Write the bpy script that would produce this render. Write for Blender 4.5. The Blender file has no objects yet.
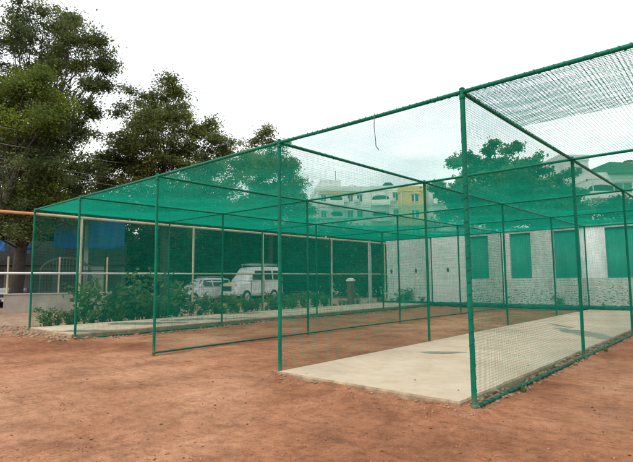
import bpy, bmesh, math, random
import numpy as np
from mathutils import Vector, Matrix, noise

random.seed(7)
rng = np.random.default_rng(11)
scene = bpy.context.scene
COL = scene.collection
R = math.radians

# ------------------------------------------------------------------ camera (solved from the cage's posts)
F, PITCH, ROLL, YAW = 494.57, 0.0981, -0.0102, -0.7294
CAMZ = 1.5
cy_, sy_ = math.cos(YAW), math.sin(YAW)
FWD_H = Vector((sy_, cy_, 0)); RIGHT = Vector((cy_, -sy_, 0)); UPW = Vector((0, 0, 1))
FWD = FWD_H * math.cos(PITCH) + UPW * math.sin(PITCH)
DOWN = FWD_H * math.sin(PITCH) - UPW * math.cos(PITCH)
CR = RIGHT * math.cos(ROLL) - DOWN * math.sin(ROLL)
CD = RIGHT * math.sin(ROLL) + DOWN * math.cos(ROLL)
EYE = Vector((0, 0, CAMZ))
cam_d = bpy.data.cameras.new('camera'); cam = bpy.data.objects.new('camera', cam_d); COL.objects.link(cam)
M = Matrix((CR, -CD, -FWD)).transposed().to_4x4(); M.translation = EYE
cam.matrix_world = M
cam_d.sensor_width = 36; cam_d.lens = F / 633 * 36
cam_d.clip_start = 0.05; cam_d.clip_end = 3000
scene.camera = cam

def ray(px, py):
    return FWD + CR * ((px - 316.5) / F) + CD * ((py - 231) / F)
def W(px, py, Y):
    "survey point: what stands in that direction, Y metres out along the ground"
    d = ray(px, py)
    return EYE + d * (Y / d.dot(FWD_H))
def WG(px, Y, z=0.0):
    "ground point in that direction, Y metres out"
    p = W(px, 276, Y)
    return Vector((p.x, p.y, z))

# ------------------------------------------------------------------ mesh helpers
def link(name, me, mat=None, parent=None):
    o = bpy.data.objects.new(name, me); COL.objects.link(o)
    if mat is not None: me.materials.append(mat)
    if parent is not None: o.parent = parent
    return o
def np_mesh(name, V, Fq, smooth=False):
    "fast mesh: V n x 3, Fq m x k"
    V = np.asarray(V, np.float32); Fq = np.asarray(Fq, np.int32)
    me = bpy.data.meshes.new(name)
    m, k = Fq.shape
    me.vertices.add(len(V)); me.vertices.foreach_set('co', V.ravel())
    me.loops.add(m * k); me.loops.foreach_set('vertex_index', Fq.ravel())
    me.polygons.add(m)
    me.polygons.foreach_set('loop_start', np.arange(0, m * k, k, dtype=np.int32))
    me.polygons.foreach_set('loop_total', np.full(m, k, np.int32))
    if smooth: me.polygons.foreach_set('use_smooth', np.ones(m, bool))
    me.update(calc_edges=True); me.validate()
    return me
class MB:
    def __init__(s): s.v = []; s.f = []; s.sm = []
    def add(s, vs, fs, smooth=False):
        n = len(s.v); s.v += [tuple(v) for v in vs]; s.f += [tuple(i + n for i in f) for f in fs]; s.sm += [smooth] * len(fs)
        return s
    def box(s, lo, hi, mat=None, bev=0.0):
        x0, y0, z0 = lo; x1, y1, z1 = hi
        if bev <= 0:
            vs = [(x0,y0,z0),(x1,y0,z0),(x1,y1,z0),(x0,y1,z0),(x0,y0,z1),(x1,y0,z1),(x1,y1,z1),(x0,y1,z1)]
            fs = [(0,3,2,1),(4,5,6,7),(0,1,5,4),(1,2,6,5),(2,3,7,6),(3,0,4,7)]
        else:
            b = bmesh.new(); bmesh.ops.create_cube(b, size=1)
            for v in b.verts: v.co = Vector(((x0+x1)/2+v.co.x*(x1-x0), (y0+y1)/2+v.co.y*(y1-y0), (z0+z1)/2+v.co.z*(z1-z0)))
            bmesh.ops.bevel(b, geom=b.edges[:], offset=bev, segments=2, affect='EDGES', profile=0.6)
            b.verts.index_update()
            vs = [v.co.copy() for v in b.verts]; fs = [[v.index for v in f.verts] for f in b.faces]; b.free()
        if mat is not None: vs = [mat @ Vector(v) for v in vs]
        return s.add(vs, fs)
    def tube(s, pts, r, n=8, cap=True, smooth=True):
        pts = [Vector(p) for p in pts]
        rs = r if isinstance(r, (list, tuple)) else [r] * len(pts)
        vs = []; fs = []
        up = None
        for i, p in enumerate(pts):
            t = (pts[min(i+1, len(pts)-1)] - pts[max(i-1, 0)]).normalized()
            if up is None:
                up = Vector((0,0,1)) if abs(t.z) < .9 else Vector((1,0,0))
            a = t.cross(up).normalized(); b = a.cross(t).normalized(); up = b
            for k in range(n):
                w = 2*math.pi*k/n
                vs.append(p + (a*math.cos(w) + b*math.sin(w)) * rs[i])
        for i in range(len(pts)-1):
            for k in range(n):
                k2 = (k+1) % n
                fs.append((i*n+k, i*n+k2, (i+1)*n+k2, (i+1)*n+k))
        s.add(vs, fs, smooth)
        if cap:
            s.add(vs[:n], [tuple(range(n))[::-1]]); s.add(vs[-n:], [tuple(range(n))])
        return s
    def lathe(s, prof, n=12, mat=None, smooth=True):
        vs = []; fs = []
        for r, z in prof:
            for k in range(n):
                w = 2*math.pi*k/n; vs.append(Vector((r*math.cos(w), r*math.sin(w), z)))
        for i in range(len(prof)-1):
            for k in range(n):
                k2 = (k+1) % n; fs.append((i*n+k, i*n+k2, (i+1)*n+k2, (i+1)*n+k))
        if mat is not None: vs = [mat @ v for v in vs]
        return s.add(vs, fs, smooth)
    def prism(s, poly, axis, a, b, mat=None):
        "poly of 2-D points extruded along axis 'x','y' or 'z' from a to b"
        def P(u, v, w): return {'x': (w, u, v), 'y': (u, w, v), 'z': (u, v, w)}[axis]
        n = len(poly)
        vs = [P(u, v, a) for u, v in poly] + [P(u, v, b) for u, v in poly]
        fs = [tuple(range(n))[::-1], tuple(range(n, 2*n))] + [(i, (i+1) % n, n+(i+1) % n, n+i) for i in range(n)]
        if mat is not None: vs = [mat @ Vector(v) for v in vs]
        return s.add(vs, fs)
    def build(s, name, mat, parent=None, recalc=True):
        me = bpy.data.meshes.new(name); me.from_pydata(s.v, [], s.f)
        me.polygons.foreach_set('use_smooth', s.sm)
        if recalc:
            b = bmesh.new(); b.from_mesh(me); bmesh.ops.recalc_face_normals(b, faces=b.faces[:]); b.to_mesh(me); b.free()
        return link(name, me, mat, parent)
def empty(name, loc=(0,0,0), rz=0.0):
    o = bpy.data.objects.new(name, None); COL.objects.link(o); o.location = loc; o.rotation_euler = (0,0,rz); o.empty_display_size = .2
    return o
def tag(o, label=None, cat=None, group=None, kind=None):
    if label: o['label'] = label
    if cat: o['category'] = cat
    if group: o['group'] = group
    if kind: o['kind'] = kind
    return o
def copy_tree(o, parent=None):
    c = o.copy(); COL.objects.link(c)
    if parent is not None: c.parent = parent
    for ch in list(o.children): copy_tree(ch, c)
    return c

# ------------------------------------------------------------------ materials
class NT:
    def __init__(s, name):
        s.m = bpy.data.materials.new(name); s.m.use_nodes = True
        s.t = s.m.node_tree; s.n = s.t.nodes; s.b = s.n['Principled BSDF']
    def node(s, typ, **kw):
        x = s.n.new(typ)
        for k, v in kw.items():
            if k.startswith('i_'): x.inputs[k[2:]].default_value = v
            else: setattr(x, k, v)
        return x
    def lk(s, a, b): s.t.links.new(a, b)
    def noise(s, scale, detail=4, rough=.6, vec=None, dist=0.0):
        x = s.node('ShaderNodeTexNoise'); x.inputs['Scale'].default_value = scale; x.inputs['Detail'].default_value = detail
        x.inputs['Roughness'].default_value = rough; x.inputs['Distortion'].default_value = dist
        s.lk(vec if vec is not None else s.pos(), x.inputs['Vector']); return x.outputs['Fac']
    def pos(s, kind='Object'):
        if not hasattr(s, '_tc'): s._tc = s.node('ShaderNodeTexCoord')
        return s._tc.outputs[kind]
    def wpos(s):
        if not hasattr(s, '_g'): s._g = s.node('ShaderNodeNewGeometry')
        return s._g.outputs['Position']
    def island(s):
        s.wpos(); return s._g.outputs['Random Per Island']
    def scale(s, vec, sc):
        x = s.node('ShaderNodeMapping'); x.inputs['Scale'].default_value = sc; s.lk(vec, x.inputs['Vector']); return x.outputs['Vector']
    def ramp(s, fac, stops):
        x = s.node('ShaderNodeValToRGB'); e = x.color_ramp.elements
        while len(e) < len(stops): e.new(.5)
        for i, (p, c) in enumerate(stops):
            e[i].position = p; e[i].color = (*c, 1) if len(c) == 3 else c
        s.lk(fac, x.inputs['Fac']); return x.outputs['Color']
    def mix(s, fac, a, b, mode='MIX'):
        x = s.node('ShaderNodeMix', data_type='RGBA', blend_type=mode)
        for v, i in ((fac, 0), (a, 6), (b, 7)):
            if hasattr(v, 'is_output') : s.lk(v, x.inputs[i])
            else: x.inputs[i].default_value = v if not isinstance(v, tuple) or len(v) == 4 else (*v, 1)
        return x.outputs[2]
    def math(s, op, a, b=0.0, clamp=False):
        x = s.node('ShaderNodeMath', operation=op, use_clamp=clamp)
        for v, i in ((a, 0), (b, 1)):
            if hasattr(v, 'is_output'): s.lk(v, x.inputs[i])
            else: x.inputs[i].default_value = v
        return x.outputs[0]
    def bump(s, h, strength=.3, dist=.02, prev=None):
        x = s.node('ShaderNodeBump'); x.inputs['Strength'].default_value = strength; x.inputs['Distance'].default_value = dist
        s.lk(h, x.inputs['Height'])
        if prev is not None: s.lk(prev, x.inputs['Normal'])
        return x.outputs['Normal']
    def done(s, color=None, rough=.6, normal=None, metal=0.0, spec=.5):
        b = s.b
        if color is not None:
            if hasattr(color, 'is_output'): s.lk(color, b.inputs['Base Color'])
            else: b.inputs['Base Color'].default_value = (*color, 1)
        if hasattr(rough, 'is_output'): s.lk(rough, b.inputs['Roughness'])
        else: b.inputs['Roughness'].default_value = rough
        if normal is not None: s.lk(normal, b.inputs['Normal'])
        b.inputs['Metallic'].default_value = metal
        b.inputs['Specular IOR Level'].default_value = spec
        return s.m
def plain(name, c, rough=.6, var=.25, scale=3.0, bump=.15, bscale=20, metal=0.0, spec=.4, world=False):
    t = NT(name); v = t.wpos() if world else t.pos()
    n = t.noise(scale, 5, .65, v)
    lo = tuple(x*(1-var) for x in c); hi = tuple(min(1, x*(1+var)) for x in c)
    col = t.ramp(n, [(.3, lo), (.7, hi)])
    nb = t.bump(t.noise(bscale, 4, .6, v), bump, .01) if bump else None
    return t.done(col, rough, nb, metal, spec)

def leaf_mat(name, dark, light, trans=.5, nscale=.5):
    t = NT(name)
    a = t.mix(t.island(), dark, light)
    n = t.noise(nscale, 3, .6, t.wpos())
    k = t.ramp(n, [(.32, (.42,.46,.46)), (.5, (.95,.95,.9)), (.68, (1.45,1.35,1.05))])
    col = t.mix(1.0, a, k, 'MULTIPLY')
    t.lk(col, t.b.inputs['Base Color']); t.b.inputs['Roughness'].default_value = .55; t.b.inputs['Specular IOR Level'].default_value = .3
    tr = t.node('ShaderNodeBsdfTranslucent'); t.lk(col, tr.inputs['Color'])
    ms = t.node('ShaderNodeMixShader'); ms.inputs[0].default_value = trans
    t.lk(t.b.outputs[0], ms.inputs[1]); t.lk(tr.outputs[0], ms.inputs[2])
    t.lk(ms.outputs[0], t.n['Material Output'].inputs['Surface'])
    return t.m

def soil_material():
    t = NT('red_soil'); v = t.wpos()
    big = t.noise(.22, 5, .6, v, .6); mid = t.noise(1.1, 6, .68, v, .4); fine = t.noise(9, 6, .7, v); grit = t.noise(55, 4, .7, v)
    stretch = t.noise(1.0, 5, .65, t.scale(v, (2.6, .8, 1)), .5)
    c1 = t.ramp(big, [(.36, (.222,.092,.045)), (.5, (.312,.138,.071)), (.64, (.395,.205,.115))])
    c2 = t.ramp(mid, [(.3, (.60,.57,.55)), (.5, (1,1,1)), (.68, (1.22,1.26,1.3))])
    c = t.mix(1.0, c1, c2, 'MULTIPLY')
    c3 = t.ramp(fine, [(.31, (.66,.63,.61)), (.5, (1,1,1)), (.69, (1.16,1.18,1.2))])
    c = t.mix(.8, c, t.mix(1.0, c, c3, 'MULTIPLY'))
    c4 = t.ramp(stretch, [(.33, (.74,.71,.69)), (.47, (1,1,1)), (.7, (1.08,1.08,1.08))])
    c = t.mix(.75, c, t.mix(1.0, c, c4, 'MULTIPLY'))
    # grey tan trodden earth away from the red court
    sx = t.node('ShaderNodeSeparateXYZ'); t.lk(v, sx.inputs[0])
    far = t.math('ADD', t.math('MULTIPLY', sx.outputs['X'], -.30), t.math('MULTIPLY', t.math('SUBTRACT', big, .5), 3.0))
    far = t.math('SUBTRACT', far, 4.75, True)
    c = t.mix(t.math('MULTIPLY', far, .75), c, t.ramp(mid, [(.3, (.22,.15,.10)), (.7, (.42,.32,.235))]))
    dust = t.math('MULTIPLY', t.ramp(t.noise(.5, 4, .6, v, 1.2), [(.55, (0,0,0)), (.75, (1,1,1))]), .35)
    c = t.mix(dust, c, (.42,.235,.14))
    speck = t.noise(28, 5, .75, v)
    c = t.mix(.9, c, t.mix(1.0, c, t.ramp(speck, [(.34, (.74,.72,.70)), (.48, (1,1,1)), (.66, (1.16,1.17,1.18))]), 'MULTIPLY'))
    g = t.ramp(grit, [(.3, (.74,.72,.70)), (.5, (1,1,1)), (.7, (1.14,1.14,1.14))])
    c = t.mix(.7, c, t.mix(1.0, c, g, 'MULTIPLY'))
    h = t.math('ADD', t.math('ADD', t.math('MULTIPLY', fine, .5), t.math('MULTIPLY', speck, .4)), t.math('MULTIPLY', grit, .25))
    vo = t.node('ShaderNodeTexVoronoi'); vo.inputs['Scale'].default_value = 2.6; t.lk(t.scale(v, (1, 2.1, 1)), vo.inputs['Vector'])
    foot = t.ramp(vo.outputs['Distance'], [(.0, (0,0,0)), (.28, (.4,.4,.4)), (.5, (1,1,1))])
    nb = t.bump(foot, .5, .05); nb = t.bump(h, .8, .035, nb)
    return t.done(c, .95, nb, spec=.15)

def concrete_material(name, stains):
    t = NT(name); v = t.wpos()
    a = t.noise(.7, 5, .6, v, .3); b = t.noise(6, 6, .7, v); g = t.noise(70, 3, .7, v)
    c = t.ramp(a, [(.3, (.41,.335,.235)), (.55, (.515,.43,.31)), (.72, (.565,.49,.375))])
    c = t.mix(.7, c, t.mix(1.0, c, t.ramp(b, [(.3, (.84,.83,.8)), (.5, (1,1,1)), (.75, (1.07,1.07,1.06))]), 'MULTIPLY'))
    c = t.mix(.5, c, t.mix(1.0, c, t.ramp(g, [(.3, (.85,.85,.85)), (.7, (1.1,1.1,1.1))]), 'MULTIPLY'))
    wob = t.noise(2.2, 4, .6, v)
    sx = t.node('ShaderNodeSeparateXYZ'); t.lk(v, sx.inputs[0])
    # red dust trodden up to the slab by the front edge
    blot = t.ramp(t.noise(2.7, 6, .75, v, .5), [(.58, (0,0,0)), (.70, (1,1,1))])
    c = t.mix(t.math('MULTIPLY', blot, .30), c, (.30,.27,.21))
    marks = t.ramp(t.noise(17, 3, .6, v), [(.69, (0,0,0)), (.74, (1,1,1))])
    c = t.mix(t.math('MULTIPLY', marks, .45), c, (.24,.16,.10))
    dirt = t.math('MULTIPLY', t.ramp(t.noise(1.6, 5, .7, v, .8), [(.48, (0,0,0)), (.70, (1,1,1))]), .45)
    c = t.mix(dirt, c, (.42,.26,.16))
    damp = None
    for (x, y, rx, ry, ang) in stains:
        dx = t.math('SUBTRACT', sx.outputs['X'], x); dy = t.math('SUBTRACT', sx.outputs['Y'], y)
        ca, sa = math.cos(ang), math.sin(ang)
        u = t.math('ADD', t.math('MULTIPLY', dx, ca/rx), t.math('MULTIPLY', dy, sa/rx))
        w = t.math('ADD', t.math('MULTIPLY', dx, -sa/ry), t.math('MULTIPLY', dy, ca/ry))
        d = t.math('SQRT', t.math('ADD', t.math('MULTIPLY', u, u), t.math('MULTIPLY', w, w)))
        d = t.math('ADD', d, t.math('MULTIPLY', t.math('SUBTRACT', wob, .5), 2.3))
        k = t.ramp(d, [(.84, (1,1,1)), (.98, (0,0,0))])
        damp = k if damp is None else t.math('MAXIMUM', damp, k)
    rough = .85
    if damp is not None:
        c = t.mix(t.math('MULTIPLY', damp, 1.0), c, t.ramp(b, [(.35, (.13,.135,.09)), (.65, (.25,.24,.165))]))
        rough = t.math('SUBTRACT', .85, t.math('MULTIPLY', damp, .45))
    nb = t.bump(t.math('ADD', b, t.math('MULTIPLY', g, .5)), .22, .01)
    return t.done(c, rough, nb, spec=.3)

def brick_material(name, paint, under, wear=.5):
    t = NT(name); v = t.pos()
    br = t.node('ShaderNodeTexBrick'); br.offset = .5
    br.inputs['Scale'].default_value = 1; br.inputs['Brick Width'].default_value = .30; br.inputs['Row Height'].default_value = .135
    br.inputs['Mortar Size'].default_value = .014; br.inputs['Mortar Smooth'].default_value = .3; br.inputs['Bias'].default_value = -.1
    br.inputs['Color1'].default_value = (*[p*1.05 for p in paint], 1); br.inputs['Color2'].default_value = (*[p*.88 for p in paint], 1)
    br.inputs['Mortar'].default_value = (*[p*.82 for p in paint], 1)
    sep = t.node('ShaderNodeSeparateXYZ'); t.lk(v, sep.inputs[0]); cb = t.node('ShaderNodeCombineXYZ')
    t.lk(sep.outputs['X'], cb.inputs['X']); t.lk(sep.outputs['Z'], cb.inputs['Y'])
    t.lk(cb.outputs[0], br.inputs['Vector'])
    n = t.noise(8.5, 3, .6, t.scale(v, (1, 1, 1.9)))
    # flaked paint, more of it low on the wall
    low = t.node('ShaderNodeMapRange'); low.inputs['From Min'].default_value = 1.6; low.inputs['From Max'].default_value = .2
    t.lk(sep.outputs['Z'], low.inputs['Value'])
    k = t.math('ADD', n, t.math('MULTIPLY', low.outputs[0], .10*wear))
    k = t.ramp(k, [(.635, (0,0,0)), (.675, (1,1,1))])
    c = t.mix(k, br.outputs['Color'], under)
    st = t.noise(1.2, 5, .6, t.scale(v, (2.5, 1, .35)))
    c = t.mix(1.0, c, t.ramp(st, [(.35, (.78,.77,.74)), (.6, (1,1,1))]), 'MULTIPLY')
    nb = t.bump(t.math('SUBTRACT', t.math('SUBTRACT', 1.0, br.outputs['Fac']), t.math('MULTIPLY', k, .6)), .35, .012)
    return t.done(c, .9, nb, spec=.2)

MAT = {}
MAT['soil'] = soil_material()
MAT['pipe'] = plain('green_pipe_paint', (.001,.135,.082), .42, .35, 6, .2, 60, spec=.22, world=True)
def pipe_material():
    t = NT('green_pipe_paint'); v = t.wpos()
    c = t.ramp(t.noise(3, 5, .65, v), [(.3, (.0,.105,.060)), (.7, (.0,.175,.098))])
    sz = t.node('ShaderNodeSeparateXYZ'); t.lk(v, sz.inputs[0])
    low = t.node('ShaderNodeMapRange'); low.inputs['From Min'].default_value = .22; low.inputs['From Max'].default_value = .0; t.lk(sz.outputs['Z'], low.inputs['Value'])
    k = t.math('ADD', t.noise(16, 5, .7, t.scale(v, (1,1,.45))), t.math('MULTIPLY', low.outputs[0], .12))
    chips = t.ramp(k, [(.66, (0,0,0)), (.70, (1,1,1))])
    c = t.mix(chips, c, (.11,.055,.03))
    dust = t.math('MULTIPLY', low.outputs[0], t.noise(7, 4, .7, v))
    c = t.mix(t.math('MULTIPLY', dust, .8), c, (.30,.155,.09))
    return t.done(c, t.math('ADD', .42, t.math('MULTIPLY', chips, .4)), t.bump(t.noise(60, 4, .6, v), .2, .01), spec=.14)
MAT['pipe'] = pipe_material()
MAT['rustpipe'] = plain('worn_green_pipe', (.004,.10,.062), .6, .5, 9, .3, 50, spec=.2, world=True)
def net_material(name, a, b_):
    t = NT(name); c = t.ramp(t.noise(1.3, 4, .6, t.wpos()), [(.3, a), (.7, b_)])
    t.lk(c, t.b.inputs['Base Color']); t.b.inputs['Roughness'].default_value = .6; t.b.inputs['Specular IOR Level'].default_value = .12
    tr = t.node('ShaderNodeBsdfTranslucent'); t.lk(c, tr.inputs['Color'])
    ms = t.node('ShaderNodeMixShader'); ms.inputs[0].default_value = .5
    t.lk(t.b.outputs[0], ms.inputs[1]); t.lk(tr.outputs[0], ms.inputs[2]); t.lk(ms.outputs[0], t.n['Material Output'].inputs['Surface'])
    return t.m
MAT['net'] = net_material('green_nylon_twine', (.0,.50,.345), (.0,.62,.43))
MAT['sidenet'] = net_material('darker_green_twine', (.0,.31,.21), (.0,.41,.29))  # darker green than the roof twine, for the divider nets
MAT['rope'] = plain('net_lacing_rope', (.002,.12,.075), .7, .3, 12, .3, 90, world=True)
MAT['bark'] = plain('rough_bark', (.045,.036,.028), .95, .45, 3, .8, 12)
MAT['leaf_big'] = leaf_mat('leaves_deep_green', (.070,.110,.036), (.215,.265,.095))
MAT['leaf_lime'] = leaf_mat('leaves_bright_green', (.09,.15,.024), (.25,.315,.062))
MAT['leaf_mid'] = leaf_mat('leaves_olive', (.080,.115,.034), (.245,.285,.092))
MAT['leaf_broad'] = leaf_mat('leaves_broad', (.05,.12,.04), (.13,.22,.08), .4)
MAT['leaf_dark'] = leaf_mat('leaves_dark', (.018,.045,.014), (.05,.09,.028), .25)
MAT['leaf_weed'] = leaf_mat('leaves_weed', (.07,.15,.04), (.19,.29,.10), .4, 1.5)
MAT['white_paint'] = plain('white_car_paint', (.66,.67,.65), .22, .12, 1.2, 0, spec=.5)
MAT['tyre'] = plain('tyre_rubber', (.02,.02,.02), .85, .2)
MAT['rim'] = plain('steel_rim', (.42,.43,.44), .35, .1, metal=.7)
MAT['glass'] = plain('dark_glass', (.025,.035,.04), .08, .2, 1, 0, spec=.6)
MAT['black'] = plain('black_plastic', (.02,.02,.022), .55, .2)
MAT['lamp'] = plain('headlamp_lens', (.62,.65,.66), .12, .1, 8, 0)
MAT['yellow'] = plain('yellow_stripe', (.62,.42,.05), .4, .1)
MAT['plate'] = plain('number_plate', (.75,.74,.68), .5, .05)
MAT['orange'] = plain('orange_lamp', (.7,.22,.03), .3, .1)
MAT['pipe_orange'] = plain('faded_orange_pipe', (.56,.25,.10), .55, .25, 1.2, .2, 30, world=True)
MAT['pipe_cream'] = plain('faded_cream_pipe', (.58,.46,.30), .55, .25, 1.5, .2, 30, world=True)
MAT['tarp'] = plain('blue_tarpaulin', (.010,.15,.42), .5, .3, 1.2, .6, 4)
MAT['tarp_dull'] = plain('muted_blue_tarpaulin', (.008,.11,.29), .6, .3, 1.2, .5, 4)  # muted, darker blue for the sheets hung behind the net
MAT['plaster'] = plain('grey_plaster', (.40,.38,.34), .9, .22, .8, .3, 14)
MAT['lowwall'] = plain('weathered_plaster', (.33,.29,.24), .9, .25, .9, .4, 10)
MAT['shade_paint'] = plain('opening_shade_paint', (.03,.035,.035), .8, .3)  # shade inside openings, put into the colour of flat panels
MAT['gatepaint'] = plain('dull_grey_gate', (.085,.09,.085), .6, .25, 4)
MAT['shedwall'] = plain('dark_grey_shed_wall', (.10,.10,.095), .9, .4, .7)  # plain dark grey for the shed wall
MAT['iron'] = plain('dark_iron', (.04,.04,.038), .9, .4, 5, spec=.1)
MAT['grey_car'] = plain('grey_car_paint', (.40,.41,.42), .3, .05, 2, 0)
MAT['pole'] = plain('concrete_pole', (.46,.46,.44), .9, .15, 2, .3)
MAT['cable'] = plain('cable_sheath', (.10,.10,.10), .6, .2)
MAT['maroon'] = plain('maroon_paint', (.16,.035,.04), .6, .25)
MAT['white'] = plain('white_paint', (.76,.76,.74), .6, .08)
MAT['brick'] = brick_material('white_painted_brick', (.68,.69,.65), (.10,.095,.08), 1.0)
MAT['brick_pier'] = brick_material('white_painted_brick_pier', (.70,.71,.67), (.24,.22,.19), .3)
MAT['plasterwhite'] = plain('whitewashed_plaster', (.66,.68,.64), .9, .13, .5, .3, 9)
MAT['sheet'] = plain('green_corrugated_sheet', (.012,.24,.165), .5, .25, .7, .1, 8)
MAT['hole'] = plain('hole_shade', (.035,.035,.03), .95, .2)
MAT['bwhite'] = plain('apartment_white', (.78,.78,.76), .85, .12, .12, .1, 3, world=True)
MAT['bgrey'] = plain('apartment_grey', (.60,.60,.59), .85, .14, .12, .1, 3, world=True)
MAT['bbeige'] = plain('apartment_ochre', (.66,.47,.17), .85, .10, .12, .1, 3, world=True)
MAT['borange'] = plain('faded_orange_band', (.62,.34,.18), .8, .15, .3)
MAT['bgreen'] = plain('green_sheet_roof', (.05,.12,.085), .6, .2, .5)
MAT['rubble'] = plain('rubble_stone', (.29,.19,.12), .95, .5, 9, .6, 30, world=True)
MAT['slabedge'] = plain('rough_slab_edge', (.30,.215,.135), .95, .45, 5, .8, 22, world=True)
MAT['litter'] = plain('dry_leaves', (.20,.12,.06), .9, .5, 5, 0, world=True)

# ------------------------------------------------------------------ cage layout
LX = [-16.43, -13.20, -9.37, -5.66, -2.51, 1.05]
DY = [5.45 + 4.65*k for k in range(5)]
H = 3.73
YB = DY[-1]

# ------------------------------------------------------------------ ground
def ground_h(x, y):
    p = Vector((x, y, 0))
    a = noise.noise(p*.35)*.035 + noise.noise(p*1.3 + Vector((7,3,1)))*.018 + noise.noise(p*4.1)*.010
    # sunk a little under the court so that the slabs stand out of it
    k = 0.0
    # soil trodden up against the slab edges
    d = None
    if LX[3]-.3 < x < LX[4]+.2: d = DY[0]-.10-y
    if LX[0]-.2 < x < LX[1]+.1: d = DY[0]-.05-y; k = .03
    if d is not None and -.15 < d < .8:
        k = max(k, (.075+.06*noise.noise(p*1.9)+.03*noise.noise(p*6))*math.exp(-max(0, d)/.16))
    if y > DY[0]-.1 and LX[4]-.14 < x < LX[4]+.25:
        k = max(k, (.068+.03*noise.noise(p*2.3)+.03*noise.noise(p*7))*math.exp(-max(0, x-LX[4]+.06)/.09))
    if y > DY[0]-.1 and LX[1]-.2 < x < LX[1]+.6:
        k = max(k, (.07+.05*noise.noise(p*1.7))*math.exp(-max(0, x-LX[1]+.1)/.14))
    if k > 0: return min(a - .012 + k, .088 if x > LX[2] else .15)
    return a - .012
def axis(lo, fine_lo, fine_hi, hi, step):
    a = [lo]; d = (fine_lo - lo)
    for q in (.5, .75, .88, .95, .98): a.append(lo + d*q)
    a += list(np.arange(fine_lo, fine_hi, step))
    d = hi - fine_hi
    for q in (0, .02, .05, .12, .25, .5, 1): a.append(fine_hi + d*q)
    return np.array(a)
xs = axis(-1200, -26, 9, 1200, .11); ys = axis(-1200, -1, 27, 1200, .11)
V = np.zeros((len(ys), len(xs), 3))
V[..., 0] = xs[None, :]; V[..., 1] = ys[:, None]
for j, y in enumerate(ys):
    if not (-1.5 < y < 28): continue
    for i, x in enumerate(xs):
        if -26.5 < x < 9.5:
            e = min(1, max(0, min(x+26, 9-x, y+1, 27-y))/1.5)
            V[j, i, 2] = ground_h(x, y)*e
nx, ny = len(xs), len(ys)
ii = np.arange(nx*ny).reshape(ny, nx)
Fq = np.stack([ii[:-1,:-1], ii[:-1,1:], ii[1:,1:], ii[1:,:-1]], -1).reshape(-1, 4)
g = link('ground', np_mesh('ground', V.reshape(-1, 3), Fq, True), MAT['soil']); tag(g, kind='structure')

# ------------------------------------------------------------------ concrete pitches
def slab(name, x0, x1, y0, y1, top, stains, matname):
    mat = concrete_material(matname, stains)
    b = MB(); n = 60
    # outline with a crumbled edge
    pts = []
    def edge(p, q, k, amp):
        for i in range(k):
            f = i/k; P = Vector(p).lerp(Vector(q), f)
            d = (Vector(q)-Vector(p)).normalized(); nrm = Vector((d.y, -d.x, 0))
            a = amp*(noise.noise(P*2.3+Vector((3,9,4)))*.6+noise.noise(P*7)*.4)
            if 0 < i: P = P + nrm*a
            pts.append(P)
    edge((x0,y0,0),(x1,y0,0), 70, .035); edge((x1,y0,0),(x1,y1,0), 200, .03); edge((x1,y1,0),(x0,y1,0), 10, .0); edge((x0,y1,0),(x0,y0,0), 120, .02)
    m = len(pts)
    topv = [Vector((p.x, p.y, top + .006*noise.noise(p*3))) for p in pts]
    c = Vector(((x0+x1)/2, (y0+y1)/2, 0))
    rim = [Vector((p.x + .02*(c.x > p.x) - .02*(c.x < p.x), p.y + .02*(c.y > p.y) - .02*(c.y < p.y), top)) for p in pts]
    out = [Vector((p.x, p.y, top - .02 - .012*abs(noise.noise(p*9)))) for p in pts]
    bot = [Vector((p.x + .02*noise.noise(p*6), p.y + .02*noise.noise(p*6+Vector((4,4,4))), -.12)) for p in pts]
    me = bpy.data.meshes.new(name)
    vs = rim + out + bot
    fs = [tuple(range(m))]; mi = [0]
    for i in range(m):
        j = (i+1) % m
        fs.append((i, m+i, m+j, j)); mi.append(1)
        fs.append((m+i, 2*m+i, 2*m+j, m+j)); mi.append(1)
    me.from_pydata([tuple(v) for v in vs], [], fs)
    me.materials.append(mat); me.materials.append(MAT['slabedge'])
    me.polygons.foreach_set('material_index', mi); me.update()
    o = bpy.data.objects.new(name, me); COL.objects.link(o)
    tag(o, kind='structure'); return o
def G(px, py, z=0.0):
    d = ray(px, py); t = (z - EYE.z)/d.z; return EYE + d*t
q1 = G(440, 353, .1); q2 = G(580, 333.5, .1); q3 = G(560, 326, .1)
slab('concrete_pitch', LX[3]+.03, LX[4]-.13, DY[0]-.10, YB-.3, .11,
     [(q1.x, q1.y, .44, .16, .65), (q2.x+.1, q2.y, 1.5, .34, 2.28), (q3.x, q3.y, .8, .13, 2.3)], 'concrete_pale')
s1 = G(88, 331, .17); s2 = G(150, 323, .17); s3 = G(205, 319, .17); s4 = G(225, 313, .17)
print('S', s1, s2, s3, s4)
slab('concrete_pitch', LX[0]+.12, LX[1]-.10, DY[0]-.05, YB-.3, .17,
     [(s1.x, s1.y, .9, .40, .7), (s2.x, s2.y, 1.3, .5, .8), (s3.x, s3.y, 1.6, .5, 1.0), (s4.x+.4, s4.y, 1.5, .5, .8)], 'concrete_old')

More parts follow.
